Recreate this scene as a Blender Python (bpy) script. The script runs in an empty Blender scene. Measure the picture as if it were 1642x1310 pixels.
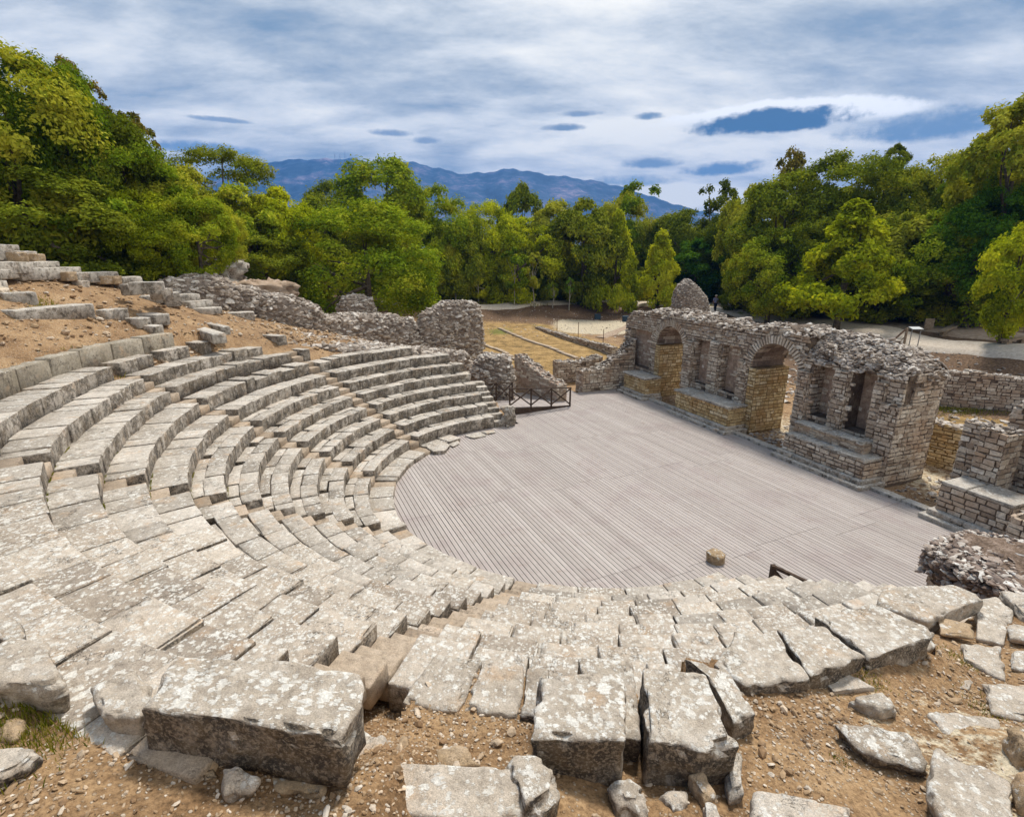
import bpy, math, random
import numpy as np
from mathutils import Vector
R_ = math.radians
S = bpy.context.scene
COL = S.collection

# ------------------------------------------------------------------ camera, world, sun, exposure
FPX, HORIZ, CAMH = 830.0, 418.0, 7.5            # measured in the 1642 x 1310 photograph
CXP, CYP = 821.0, 655.0
PITCH = math.atan((CYP - HORIZ) / FPX)
cd = bpy.data.cameras.new('camera'); cam = bpy.data.objects.new('camera', cd); COL.objects.link(cam)
cd.sensor_fit = 'HORIZONTAL'; cd.sensor_width = 36.0; cd.lens = 36.0 * FPX / 1642.0
cd.clip_start = 0.05; cd.clip_end = 20000
cam.location = (0, 0, CAMH); cam.rotation_euler = (math.pi / 2 - PITCH, 0, 0)
S.camera = cam
SUN_EL, SUN_AZ = 59.0, 20.0                      # azimuth: degrees right of the view direction (+Y)
EXPOSURE = 1.03
S.view_settings.view_transform = 'Standard'; S.view_settings.look = 'None'
S.view_settings.exposure = EXPOSURE; S.view_settings.gamma = 1.0

def N(nt, typ, **kw):
    n = nt.nodes.new(typ)
    for k, v in kw.items():
        if k == 'ins':
            for i, val in v.items(): n.inputs[i].default_value = val
        else: setattr(n, k, v)
    return n
def mathn(nt, op, a, b=None, c=None, clamp=False):
    n = nt.nodes.new('ShaderNodeMath'); n.operation = op; n.use_clamp = clamp
    for i, v in enumerate((a, b, c)):
        if v is None: continue
        if isinstance(v, (int, float)): n.inputs[i].default_value = v
        else: nt.links.new(v, n.inputs[i])
    return n.outputs[0]
def vmath(nt, op, a, b=None):
    n = nt.nodes.new('ShaderNodeVectorMath'); n.operation = op
    for i, v in enumerate((a, b)):
        if v is None: continue
        if isinstance(v, tuple): n.inputs[i].default_value = v
        else: nt.links.new(v, n.inputs[i])
    return n.outputs[0]
def mixc(nt, f, a, b, mode='MIX'):
    n = nt.nodes.new('ShaderNodeMix'); n.data_type = 'RGBA'; n.blend_type = mode
    for i, v in ((0, f), (6, a), (7, b)):
        if isinstance(v, (int, float)): n.inputs[i].default_value = v
        elif isinstance(v, tuple): n.inputs[i].default_value = (*v[:3], 1)
        else: nt.links.new(v, n.inputs[i])
    return n.outputs[2]
def ramp(nt, f, stops, interp='LINEAR'):
    n = nt.nodes.new('ShaderNodeValToRGB'); cr = n.color_ramp; cr.interpolation = interp
    while len(cr.elements) < len(stops): cr.elements.new(0.5)
    for e, (p, c) in zip(cr.elements, stops):
        e.position = p; e.color = (c, c, c, 1) if isinstance(c, (int, float)) else (*c[:3], 1)
    nt.links.new(f, n.inputs[0]); return n.outputs[0]
def smooth(nt, x, a, b):
    n = nt.nodes.new('ShaderNodeMapRange'); n.interpolation_type = 'SMOOTHSTEP'
    nt.links.new(x, n.inputs[0]); n.inputs[1].default_value = a; n.inputs[2].default_value = b
    return n.outputs[0]
def noise(nt, vec, scale, detail=4, rough=0.55, dist=0.0, out=0):
    n = N(nt, 'ShaderNodeTexNoise'); n.inputs['Scale'].default_value = scale
    n.inputs['Detail'].default_value = detail; n.inputs['Roughness'].default_value = rough
    n.inputs['Distortion'].default_value = dist
    if vec is not None: nt.links.new(vec, n.inputs['Vector'])
    return n.outputs[out]

W = bpy.data.worlds.new("World"); S.world = W; W.use_nodes = True
nt = W.node_tree; nt.nodes.clear()
wo = N(nt, 'ShaderNodeOutputWorld'); bg = N(nt, 'ShaderNodeBackground'); bg.inputs[1].default_value = 0.075
sky = N(nt, 'ShaderNodeTexSky', sky_type='NISHITA'); sky.sun_disc = False
sky.sun_elevation = R_(SUN_EL); sky.sun_rotation = R_(SUN_AZ); sky.air_density = 1.2; sky.dust_density = 1.0
tc = N(nt, 'ShaderNodeTexCoord'); D = tc.outputs['Generated']
sx = N(nt, 'ShaderNodeSeparateXYZ'); nt.links.new(D, sx.inputs[0]); dx, dy, dz = sx.outputs
zc = mathn(nt, 'ADD', mathn(nt, 'MAXIMUM', dz, 0.0), 0.17)
px_ = mathn(nt, 'DIVIDE', dx, zc); py_ = mathn(nt, 'DIVIDE', dy, zc)
cb = N(nt, 'ShaderNodeCombineXYZ'); nt.links.new(px_, cb.inputs[0]); nt.links.new(py_, cb.inputs[1])
mp = N(nt, 'ShaderNodeMapping'); mp.inputs['Rotation'].default_value = (0, 0, R_(-28)); mp.inputs['Scale'].default_value = (0.95, 1.7, 1)
mp.inputs['Location'].default_value = (2.3, 0.7, 0)
nt.links.new(cb.outputs[0], mp.inputs[0])
n1 = noise(nt, mp.outputs[0], 0.6, 7, 0.55, 0.15)
n2 = noise(nt, mp.outputs[0], 2.4, 8, 0.66, 0.15)
cov = mathn(nt, 'ADD', mathn(nt, 'MULTIPLY', n1, 0.64), mathn(nt, 'MULTIPLY', n2, 0.36))
el = mathn(nt, 'ARCSINE', dz); az = mathn(nt, 'ARCTAN2', dx, dy)
# the whole deck is brighter low in the sky right of the mountain
g1 = mathn(nt, 'DIVIDE', mathn(nt, 'SUBTRACT', az, 0.16), 0.55)
g2 = mathn(nt, 'DIVIDE', mathn(nt, 'SUBTRACT', el, 0.16), 0.17)
glow = mathn(nt, 'EXPONENT', mathn(nt, 'MULTIPLY', mathn(nt, 'ADD', mathn(nt, 'POWER', g1, 2.0), mathn(nt, 'POWER', g2, 2.0)), -1.0))
cov = mathn(nt, 'ADD', cov, mathn(nt, 'MULTIPLY', glow, 0.12))
cov = mathn(nt, 'ADD', cov, mathn(nt, 'MULTIPLY', mathn(nt, 'SUBTRACT', az, 0.1), mathn(nt, 'MULTIPLY', smooth(nt, el, 0.22, 0.5), 0.07)))
cloud = ramp(nt, cov, [(0.36, (1.2, 2.1, 3.1)), (0.44, (2.7, 3.3, 3.9)), (0.50, (4.2, 4.6, 4.9)), (0.56, (6.0, 6.2, 6.2)), (0.65, (8.4, 8.2, 7.5))])
base = mixc(nt, smooth(nt, cov, 0.26, 0.40), sky.outputs[0], cloud)
# small dark lens clouds: ellipses in azimuth and elevation with ragged noise edges
wn = noise(nt, vmath(nt, 'MULTIPLY', D, (1.0, 1.0, 2.6)), 17, 7, 0.62)
wn2 = noise(nt, D, 60, 5, 0.6)
def lens(az0, el0, w, h, col, rim, soft=0.25):
    global base
    a = mathn(nt, 'DIVIDE', mathn(nt, 'SUBTRACT', az, az0), w); b = mathn(nt, 'DIVIDE', mathn(nt, 'SUBTRACT', el, el0), h)
    # flatter underside
    b = mathn(nt, 'MULTIPLY', b, mathn(nt, 'ADD', 1.0, mathn(nt, 'MULTIPLY', mathn(nt, 'LESS_THAN', b, 0.0), 0.5)))
    d = mathn(nt, 'ADD', mathn(nt, 'POWER', mathn(nt, 'ABSOLUTE', a), 1.6), mathn(nt, 'POWER', b, 2.0))
    d = mathn(nt, 'ADD', d, mathn(nt, 'MULTIPLY', mathn(nt, 'SUBTRACT', wn, 0.5), 1.0 if rim else 1.4))
    d = mathn(nt, 'ADD', d, mathn(nt, 'MULTIPLY', mathn(nt, 'SUBTRACT', wn2, 0.5), 0.75))
    inner = smooth(nt, d, 0.85, 0.85 - soft * 2)
    if rim:
        outer = mathn(nt, 'MULTIPLY', smooth(nt, d, 1.75, 1.2), smooth(nt, mathn(nt, 'ADD', b, mathn(nt, 'MULTIPLY', a, 0.5)), -0.4, 0.5))
        base = mixc(nt, outer, base, (9.0, 9.0, 8.8))
    base = mixc(nt, inner, base, col)
def skyang(x, y):
    X = (x - CXP) / FPX; Yc = -(y - CYP) / FPX; c, s = math.cos(PITCH), math.sin(PITCH)
    v = Vector((X, c + Yc * s, -s + Yc * c)).normalized()
    return math.atan2(v.x, v.y), math.asin(v.z)
for (x, y, w, h, rim, col) in [(1232, 199, 0.158, 0.026, True, (0.75, 1.35, 2.1)), (902, 206, 0.05, 0.009, False, (2.0, 2.6, 3.3)),
                               (1040, 188, 0.035, 0.009, False, (1.8, 2.5, 3.3)), (935, 183, 0.05, 0.008, False, (2.4, 3.0, 3.7)),
                               (625, 214, 0.05, 0.009, False, (2.4, 3.0, 3.8)), (690, 227, 0.04, 0.009, False, (2.6, 3.2, 3.9)),
                               (355, 193, 0.065, 0.006, False, (2.7, 3.3, 4.0)), (1040, 264, 0.07, 0.013, False, (2.1, 2.8, 3.6)),
                               (1165, 272, 0.10, 0.017, False, (1.7, 2.5, 3.5)), (1500, 205, 0.16, 0.03, False, (1.9, 2.7, 3.6)),
                               (1010, 292, 0.11, 0.016, False, (2.8, 3.5, 4.3)), (330, 240, 0.13, 0.014, False, (1.9, 2.8, 4.0))]:
    a0, e0 = skyang(x, y); lens(a0, e0, w, h, col, rim, 0.25 if rim else 0.4)
nt.links.new(base, bg.inputs[0]); nt.links.new(bg.outputs[0], wo.inputs[0])

sl = bpy.data.lights.new('sun', 'SUN'); sl.energy = 2.1; sl.angle = R_(11); sl.color = (1.0, 0.95, 0.87)
so = bpy.data.objects.new('sun', sl); COL.objects.link(so)
sd = Vector((math.sin(R_(SUN_AZ)) * math.cos(R_(SUN_EL)), math.cos(R_(SUN_AZ)) * math.cos(R_(SUN_EL)), math.sin(R_(SUN_EL))))
so.rotation_euler = sd.to_track_quat('Z', 'Y').to_euler()

# ------------------------------------------------------------------ measuring helpers
def ray(x, y):
    X = (x - CXP) / FPX; Yc = -(y - CYP) / FPX; c, s = math.cos(PITCH), math.sin(PITCH)
    return np.array([X, c + Yc * s, -s + Yc * c])
def at(x, y, z):
    r = ray(x, y); t = (z - CAMH) / r[2]; return np.array([r[0] * t, r[1] * t, z])
def atY(x, y, Y):
    r = ray(x, y); t = Y / r[1]; return np.array([r[0] * t, Y, CAMH + r[2] * t])

# ------------------------------------------------------------------ numpy noise
def _hash(i, j, k):
    h = (i * 374761393 + j * 668265263 + k * 2147483647 + 1013904223) & 0xffffffff
    h = ((h ^ (h >> 13)) * 1274126177) & 0xffffffff
    h = (h ^ (h >> 16)) & 0xffffffff
    return h.astype(np.float64) / 4294967295.0
def vn(Pt):
    Pt = np.asarray(Pt, float); f = np.floor(Pt); i = f.astype(np.int64); t = Pt - f; t = t * t * (3 - 2 * t)
    r = 0
    for a in (0, 1):
        for b in (0, 1):
            for c in (0, 1):
                w = (t[:, 0] if a else 1 - t[:, 0]) * (t[:, 1] if b else 1 - t[:, 1]) * (t[:, 2] if c else 1 - t[:, 2])
                r = r + w * _hash(i[:, 0] + a, i[:, 1] + b, i[:, 2] + c)
    return r * 2 - 1
def fbm(Pt, o=3):
    Pt = np.asarray(Pt, float); r = 0; a = 1.0; s = 0
    for k in range(o): r = r + a * vn(Pt * (2 ** k) + 17.3 * k); s += a; a *= 0.5
    return r / s

# ------------------------------------------------------------------ object helpers
def tag(o, label=None, cat=None, group=None, kind=None):
    if label: o['label'] = label
    if cat: o['category'] = cat
    if group: o['group'] = group
    if kind: o['kind'] = kind
    return o
def empty(name, loc, label, cat, group=None):
    o = bpy.data.objects.new(name, None); COL.objects.link(o); o.location = tuple(float(v) for v in loc)
    o.empty_display_size = 0.2
    return tag(o, label, cat, group)
class MB:
    def __init__(s): s.v = []; s.q = []; s.t = []; s.r = []; s.n = 0
    def add(s, v, quads=None, tris=None, rnd=0.5):
        v = np.asarray(v, float)
        s.v.append(v); s.r.append(np.full(len(v), rnd) if np.isscalar(rnd) else np.asarray(rnd, float))
        if quads is not None and len(quads): s.q.append(np.asarray(quads, np.int64) + s.n)
        if tris is not None and len(tris): s.t.append(np.asarray(tris, np.int64) + s.n)
        s.n += len(v)
    def build(s, name, mat, parent=None, smooth_=False):
        me = bpy.data.meshes.new(name); V = np.concatenate(s.v)
        pp_ = parent
        while pp_ is not None: V = V - np.array(pp_.location); pp_ = pp_.parent
        q = np.concatenate(s.q) if s.q else np.zeros((0, 4), np.int64); t = np.concatenate(s.t) if s.t else np.zeros((0, 3), np.int64)
        me.vertices.add(len(V)); me.vertices.foreach_set('co', V.ravel())
        loops = np.concatenate([q.ravel(), t.ravel()]); me.loops.add(len(loops)); me.loops.foreach_set('vertex_index', loops.astype(np.int32))
        st = np.concatenate([np.arange(len(q)) * 4, len(q) * 4 + np.arange(len(t)) * 3]).astype(np.int32)
        me.polygons.add(len(st)); me.polygons.foreach_set('loop_start', st)
        me.polygons.foreach_set('use_smooth', np.full(len(st), smooth_))
        at_ = me.attributes.new('rnd', 'FLOAT', 'POINT'); at_.data.foreach_set('value', np.concatenate(s.r).astype(np.float32))
        me.update(); me.validate()
        me.materials.append(mat)
        o = bpy.data.objects.new(name, me); COL.objects.link(o)
        if parent is not None: o.parent = parent
        return o

_topo = {}
def topo(nx, ny, nz):
    k = (nx, ny, nz)
    if k in _topo: return _topo[k]
    ids = {}; pts = []
    def vid(i, j, l):
        if (i, j, l) not in ids: ids[(i, j, l)] = len(pts); pts.append((i, j, l))
        return ids[(i, j, l)]
    q = []
    for i in range(nx):
        for j in range(ny):
            q.append((vid(i, j, 0), vid(i, j + 1, 0), vid(i + 1, j + 1, 0), vid(i + 1, j, 0)))
            q.append((vid(i, j, nz), vid(i + 1, j, nz), vid(i + 1, j + 1, nz), vid(i, j + 1, nz)))
    for i in range(nx):
        for l in range(nz):
            q.append((vid(i, 0, l), vid(i + 1, 0, l), vid(i + 1, 0, l + 1), vid(i, 0, l + 1)))
            q.append((vid(i, ny, l), vid(i, ny, l + 1), vid(i + 1, ny, l + 1), vid(i + 1, ny, l)))
    for j in range(ny):
        for l in range(nz):
            q.append((vid(0, j, l), vid(0, j, l + 1), vid(0, j + 1, l + 1), vid(0, j + 1, l)))
            q.append((vid(nx, j, l), vid(nx, j + 1, l), vid(nx, j + 1, l + 1), vid(nx, j, l + 1)))
    _topo[k] = (np.array(pts), np.array(q)); return _topo[k]
def spacing(n, h, r):
    if n < 4: return np.array([-h, -h + r, h - r, h])
    inner = np.linspace(-h + r, h - r, n - 3)
    return np.concatenate([[-h, -h + r * 0.35], inner, [h - r * 0.35, h]])
def rbox(L, Wd, H, r=0.03, n=(3, 3, 3), amp=0.0, freq=3.0, seed=0.0, chip=0.0):
    """rounded, weathered block centred on the origin"""
    n = tuple(3 if k < 4 else k + 0 for k in n)
    nn = tuple(len(spacing(k, 1, .1)) - 1 for k in n)
    ijk, q = topo(*nn)
    r = min(r, L * .4, Wd * .4, H * .4)
    h = np.array([L, Wd, H]) / 2
    p = np.stack([spacing(n[a], h[a], r)[ijk[:, a]] for a in range(3)], 1)
    inn = np.clip(p, -(h - r), h - r); d = p - inn; ln = np.linalg.norm(d, axis=1); ln[ln == 0] = 1
    d = d / ln[:, None]; p = inn + d * r
    if amp:
        s = p * freq + seed
        p = p + d * (fbm(s, 3) * amp)[:, None]
        edge = (np.abs(d) > 0.3).sum(1) >= 2
        if chip:
            c = np.clip(fbm(p * 5 + seed * 1.7, 2) - 0.05, 0, 1) * edge
            p = p - d * (c * chip)[:, None]
    return p, q
BOXQ = np.array([[0, 3, 2, 1], [4, 5, 6, 7], [0, 1, 5, 4], [1, 2, 6, 5], [2, 3, 7, 6], [3, 0, 4, 7]])
def hexa(mb, p8, rnd=0.5): mb.add(p8, BOXQ, rnd=rnd)
def beam(mb, a, b, w, h=None, rnd=0.5, up=(0, 0, 1)):
    a = np.asarray(a, float); b = np.asarray(b, float); h = h or w
    d = b - a; d = d / np.linalg.norm(d); u = np.array(up, float)
    if abs(d @ u) > .98: u = np.array([1., 0, 0])
    s = np.cross(d, u); s /= np.linalg.norm(s); u = np.cross(s, d)
    c = [(-1, -1), (1, -1), (1, 1), (-1, 1)]
    hexa(mb, [a + s * x * w / 2 + u * y * h / 2 for x, y in c] + [b + s * x * w / 2 + u * y * h / 2 for x, y in c], rnd)
def tube(mb, pts, rad, seg=7, rnd=0.5):
    pts = np.asarray(pts, float); n = len(pts); V = []
    for i in range(n):
        d = pts[min(i + 1, n - 1)] - pts[max(i - 1, 0)]; d = d / (np.linalg.norm(d) + 1e-9)
        u = np.array([0, 0, 1.]) if abs(d[2]) < .9 else np.array([1., 0, 0])
        s = np.cross(d, u); s /= np.linalg.norm(s); u = np.cross(s, d)
        a = np.arange(seg) / seg * 2 * np.pi
        V.append(pts[i] + rad[i] * (np.cos(a)[:, None] * s + np.sin(a)[:, None] * u))
    V = np.concatenate(V + [pts[:1], pts[-1:]]); q = []; t = []
    for i in range(n - 1):
        for j in range(seg): k = (j + 1) % seg; q.append((i * seg + j, i * seg + k, (i + 1) * seg + k, (i + 1) * seg + j))
    for j in range(seg): k = (j + 1) % seg; t.append((n * seg, k, j)); t.append((n * seg + 1, (n - 1) * seg + j, (n - 1) * seg + k))
    mb.add(V, q, t, rnd)
# small rocks, vectorised
_g = (1 + 5 ** .5) / 2
ICV = np.array([(-1, _g, 0), (1, _g, 0), (-1, -_g, 0), (1, -_g, 0), (0, -1, _g), (0, 1, _g), (0, -1, -_g), (0, 1, -_g), (_g, 0, -1), (_g, 0, 1), (-_g, 0, -1), (-_g, 0, 1)]) / 1.9
ICF = np.array([(0, 11, 5), (0, 5, 1), (0, 1, 7), (0, 7, 10), (0, 10, 11), (1, 5, 9), (5, 11, 4), (11, 10, 2), (10, 7, 6), (7, 1, 8), (3, 9, 4), (3, 4, 2), (3, 2, 6), (3, 6, 8), (3, 8, 9), (4, 9, 5), (2, 4, 11), (6, 2, 10), (8, 6, 7), (9, 8, 1)])
def rocks(mb, C, size, rng, flat=0.7, blocky=0.0, yaw=None):
    C = np.asarray(C, float); n = len(C)
    if not n: return
    size = np.broadcast_to(size, (n,))
    v = ICV[None] * (1 + rng.uniform(-.3, .3, (n, 12, 1)))
    if blocky: v = np.sign(v) * np.abs(v) ** (1 - blocky)
    sc = np.stack([rng.uniform(.8, 1.5, n), rng.uniform(.6, 1.1, n), rng.uniform(.5, 1, n) * flat], 1)
    v = v * sc[:, None] * size[:, None, None] * .5
    ax, ay = rng.normal(0, .3, n), rng.normal(0, .3, n); az_ = rng.uniform(0, 6.28, n) if yaw is None else yaw + rng.normal(0, .25, n)
    def rot(v, a, i, j):
        c, s = np.cos(a)[:, None], np.sin(a)[:, None]; x, y = v[..., i] * c - v[..., j] * s, v[..., i] * s + v[..., j] * c
        v = v.copy(); v[..., i] = x; v[..., j] = y; return v
    v = rot(rot(rot(v, ax, 1, 2), ay, 0, 2), az_, 0, 1) + C[:, None]
    f = (ICF[None] + (np.arange(n) * 12)[:, None, None]).reshape(-1, 3)
    mb.add(v.reshape(-1, 3), None, f, np.repeat(rng.uniform(0, 1, n), 12))

# ------------------------------------------------------------------ materials
def newmat(name):
    m = bpy.data.materials.new(name); m.use_nodes = True; t = m.node_tree; t.nodes.clear()
    o = N(t, 'ShaderNodeOutputMaterial'); b = N(t, 'ShaderNodeBsdfPrincipled'); t.links.new(b.outputs[0], o.inputs[0])
    b.inputs['Roughness'].default_value = 0.9; b.inputs['Specular IOR Level'].default_value = 0.25
    return m, t, b
def bump(t, b, h, strength=0.4, dist=0.02):
    n = N(t, 'ShaderNodeBump'); n.inputs['Strength'].default_value = strength; n.inputs['Distance'].default_value = dist
    t.links.new(h, n.inputs['Height']); t.links.new(n.outputs[0], b.inputs['Normal'])
def pos(t):
    return N(t, 'ShaderNodeNewGeometry').outputs['Position']
def nz(t):
    g = N(t, 'ShaderNodeNewGeometry'); s = N(t, 'ShaderNodeSeparateXYZ'); t.links.new(g.outputs['True Normal'], s.inputs[0]); return s.outputs[2]
def attr(t, nm='rnd'):
    a = N(t, 'ShaderNodeAttribute'); a.attribute_name = nm; return a.outputs['Fac']

def mat_stone(name, c1, c2, c3, lichen=0.3, stain=0.6, lscale=9.0, warm=(0.54, 0.35, 0.20)):
    m, t, b = newmat(name); P_ = pos(t)
    big = noise(t, P_, 0.9, 4, .6); mid = noise(t, P_, 5, 6, .65); fine = noise(t, P_, 38, 5, .7)
    col = ramp(t, mathn(t, 'ADD', mathn(t, 'MULTIPLY', big, .45), mathn(t, 'MULTIPLY', mid, .55)), [(.32, c1), (.48, c2), (.64, c3)])
    rn = attr(t); col = mixc(t, mathn(t, 'MULTIPLY', mathn(t, 'ABSOLUTE', mathn(t, 'SUBTRACT', rn, .5)), 1.1), col, ramp(t, rn, [(.4, tuple(x * .62 for x in c1)), (.6, tuple(min(1, x * 1.18) for x in c3))]))
    # warm rusty patches
    wp = noise(t, vmath(t, 'ADD', P_, (31., 7., 3.)), 2.1, 5, .6)
    col = mixc(t, mathn(t, 'MULTIPLY', smooth(t, wp, .55, .72), .45), col, warm)
    spk = noise(t, P_, 95, 3, .8)
    col = mixc(t, 1.0, col, ramp(t, spk, [(.30, .62), (.5, 1.0), (.70, 1.30)]), 'MULTIPLY')
    blot = noise(t, vmath(t, 'ADD', P_, (13., 1., 6.)), 11, 5, .75)
    col = mixc(t, 1.0, col, ramp(t, blot, [(.34, .72), (.5, 1.0), (.66, 1.15)]), 'MULTIPLY')
    # pitting
    pit = smooth(t, fine, .40, .30)
    col = mixc(t, mathn(t, 'MULTIPLY', pit, .45), col, tuple(x * .35 for x in c1))
    cv = N(t, 'ShaderNodeTexVoronoi', feature='DISTANCE_TO_EDGE'); cv.inputs['Scale'].default_value = 1.7
    t.links.new(vmath(t, 'ADD', P_, vmath(t, 'MULTIPLY', N(t, 'ShaderNodeTexNoise', ins={'Scale': 3.0, 'Detail': 6.0, 'Roughness': .7}).outputs[1], (.9, .9, .9))), cv.inputs['Vector'])
    crk = mathn(t, 'MULTIPLY', smooth(t, cv.outputs['Distance'], .012, .002), smooth(t, noise(t, vmath(t, 'ADD', P_, (1., 5., 8.)), 1.2, 3), .50, .60))
    col = mixc(t, mathn(t, 'MULTIPLY', crk, .85), col, tuple(x * .22 for x in c1))
    # pale lichen rosettes
    dv = vmath(t, 'ADD', P_, vmath(t, 'SCALE', N(t, 'ShaderNodeTexNoise', ins={'Scale': 14.0, 'Detail': 4.0}).outputs[1]))
    def spots(scale, thr, zone):
        vo = N(t, 'ShaderNodeTexVoronoi'); vo.inputs['Scale'].default_value = scale
        jit = vmath(t, 'MULTIPLY', N(t, 'ShaderNodeTexNoise', ins={'Scale': scale * 2.2, 'Detail': 3.0}).outputs[1], (1.2 / scale,) * 3)
        t.links.new(vmath(t, 'ADD', P_, jit), vo.inputs['Vector'])
        sep = N(t, 'ShaderNodeSeparateColor'); t.links.new(vo.outputs['Color'], sep.inputs[0])
        keep = smooth(t, mathn(t, 'ADD', mathn(t, 'MULTIPLY', sep.outputs[0], .55), mathn(t, 'MULTIPLY', zone, .9)), .92 - lichen * .42, .98 - lichen * .42)
        rad = mathn(t, 'MULTIPLY', sep.outputs[1], .25)
        s_ = smooth(t, mathn(t, 'ADD', mathn(t, 'SUBTRACT', vo.outputs['Distance'], rad), mathn(t, 'MULTIPLY', mathn(t, 'SUBTRACT', fine, .5), .5)), thr + .02, thr - .10)
        return mathn(t, 'MULTIPLY', keep, s_)
    zone = noise(t, vmath(t, 'ADD', P_, (3., 11., 5.)), 1.3, 4, .6)
    sp = mathn(t, 'MAXIMUM', spots(lscale, .28, zone), spots(lscale * 2.3, .30, zone))
    lic = mixc(t, smooth(t, noise(t, P_, 3.1, 3), .5, .7), (.80, .77, .70), (.62, .55, .45))
    lic = mixc(t, smooth(t, fine, .42, .62), mixc(t, .55, lic, (.40, .37, .33)), lic)
    up = smooth(t, nz(t), -.1, .45)
    col = mixc(t, mathn(t, 'MULTIPLY', sp, mathn(t, 'ADD', mathn(t, 'MULTIPLY', up, .82), .12)), col, lic)
    # black crust on the vertical faces, ragged
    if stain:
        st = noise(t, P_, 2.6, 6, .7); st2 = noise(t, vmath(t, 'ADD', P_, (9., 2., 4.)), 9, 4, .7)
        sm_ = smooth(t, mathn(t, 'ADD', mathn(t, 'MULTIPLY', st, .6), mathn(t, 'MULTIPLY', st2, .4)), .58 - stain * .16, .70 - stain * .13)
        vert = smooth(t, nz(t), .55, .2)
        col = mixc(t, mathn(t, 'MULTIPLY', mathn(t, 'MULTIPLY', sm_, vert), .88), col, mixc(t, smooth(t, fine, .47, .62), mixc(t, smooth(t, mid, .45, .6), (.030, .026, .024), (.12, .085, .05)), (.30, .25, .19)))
    t.links.new(col, b.inputs['Base Color'])
    h = mathn(t, 'SUBTRACT', mathn(t, 'ADD', mathn(t, 'ADD', mathn(t, 'MULTIPLY', mid, .8), mathn(t, 'MULTIPLY', fine, .45)), mathn(t, 'MULTIPLY', sp, .10)), mathn(t, 'MULTIPLY', crk, .5))
    bump(t, b, h, .8, .035)
    return m
M = {}
M['seat'] = mat_stone('seat_limestone', (.31, .265, .215), (.44, .385, .32), (.57, .51, .44), lichen=.26, stain=1.15)
M['seat_near'] = mat_stone('lichened_limestone', (.31, .25, .195), (.44, .37, .295), (.55, .475, .39), lichen=.74, stain=1.3, lscale=10)
M['slab'] = mat_stone('slab_limestone', (.30, .245, .19), (.43, .365, .29), (.55, .485, .41), lichen=.88, stain=1.55, lscale=9.)
M['slab2'] = mat_stone('worn_paving', (.36, .295, .225), (.48, .41, .33), (.57, .505, .43), lichen=.35, stain=.5, lscale=11)
M['back'] = mat_stone('brown_back_stone', (.24, .20, .14), (.34, .29, .22), (.44, .39, .31), lichen=.1, stain=.5)
M['greystone'] = mat_stone('grey_limestone', (.31, .275, .23), (.45, .40, .34), (.60, .55, .48), lichen=.35, stain=.75)
M['brownrock'] = mat_stone('ochre_rock', (.26, .18, .10), (.38, .27, .16), (.50, .38, .26), lichen=.1, stain=.3)
M['step'] = mat_stone('pale_steps', (.34, .26, .185), (.42, .33, .24), (.48, .385, .295), lichen=-.8, stain=.25)

def mat_bits(name, stops, bumpy=.4, patch=None):
    """many small stones: colour by the per-stone value"""
    m, t, b = newmat(name); P_ = pos(t); rn = attr(t)
    col = ramp(t, rn, stops)
    f = noise(t, P_, 14, 5, .7); g = noise(t, P_, 1.1, 4, .6)
    col = mixc(t, 1.0, col, ramp(t, f, [(.3, .55), (.55, 1.0), (.75, 1.25)]), 'MULTIPLY')
    if patch: col = mixc(t, mathn(t, 'MULTIPLY', smooth(t, g, .5, .64), .55), col, patch)
    st = smooth(t, noise(t, vmath(t, 'ADD', P_, (4., 9., 1.)), 1.7, 6, .7), .56, .68)
    col = mixc(t, mathn(t, 'MULTIPLY', st, .45), col, (.10, .09, .085))
    t.links.new(col, b.inputs['Base Color']); bump(t, b, f, bumpy, .02); return m
M['ashlar'] = mat_bits('ashlar_stones', [(0, (.24, .18, .13)), (.3, (.42, .33, .25)), (.6, (.57, .48, .38)), (.85, (.70, .62, .51)), (1, (.78, .72, .63))], patch=(.42, .28, .18))
M['gold'] = mat_bits('golden_stones', [(0, (.34, .22, .10)), (.3, (.50, .36, .18)), (.6, (.64, .49, .27)), (.85, (.74, .60, .38)), (1, (.80, .70, .50))], patch=(.45, .26, .10))
M['rubble'] = mat_bits('rubble_stones', [(0, (.20, .155, .12)), (.25, (.34, .28, .23)), (.55, (.48, .41, .34)), (.8, (.60, .53, .46)), (1, (.74, .69, .62))])
M['conglomerate_bits'] = mat_bits('conglomerate_bits', [(0, (.14, .10, .08)), (.35, (.28, .21, .17)), (.6, (.44, .36, .30)), (.85, (.62, .56, .49)), (1, (.75, .72, .67))])
M['gravel'] = mat_bits('gravel_stones', [(0, (.28, .17, .09)), (.4, (.42, .29, .17)), (.7, (.56, .43, .30)), (1, (.68, .60, .50))])
def mat_core(name, c1, c2, c3):
    m, t, b = newmat(name); P_ = pos(t)
    a = noise(t, P_, 3.0, 6, .7); f = noise(t, P_, 22, 4, .7)
    col = ramp(t, mathn(t, 'ADD', mathn(t, 'MULTIPLY', a, .6), mathn(t, 'MULTIPLY', f, .4)), [(.36, c1), (.5, c2), (.64, c3)])
    t.links.new(col, b.inputs['Base Color']); bump(t, b, mathn(t, 'ADD', a, f), .7, .05); return m
M['mortar'] = mat_core('mortar_core', (.06, .045, .035), (.15, .11, .08), (.28, .22, .17))
M['rubblecore'] = mat_core('rubble_core', (.13, .10, .08), (.27, .22, .18), (.42, .35, .29))
M['ochreshade'] = mat_core('ochre_wall_shade', (.025, .016, .008), (.085, .05, .02), (.19, .12, .045))  # ochre darkened, shade below the broken top put into the colour
M['conglomerate'] = mat_core('conglomerate', (.05, .035, .025), (.17, .115, .08), (.36, .27, .21))
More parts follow.
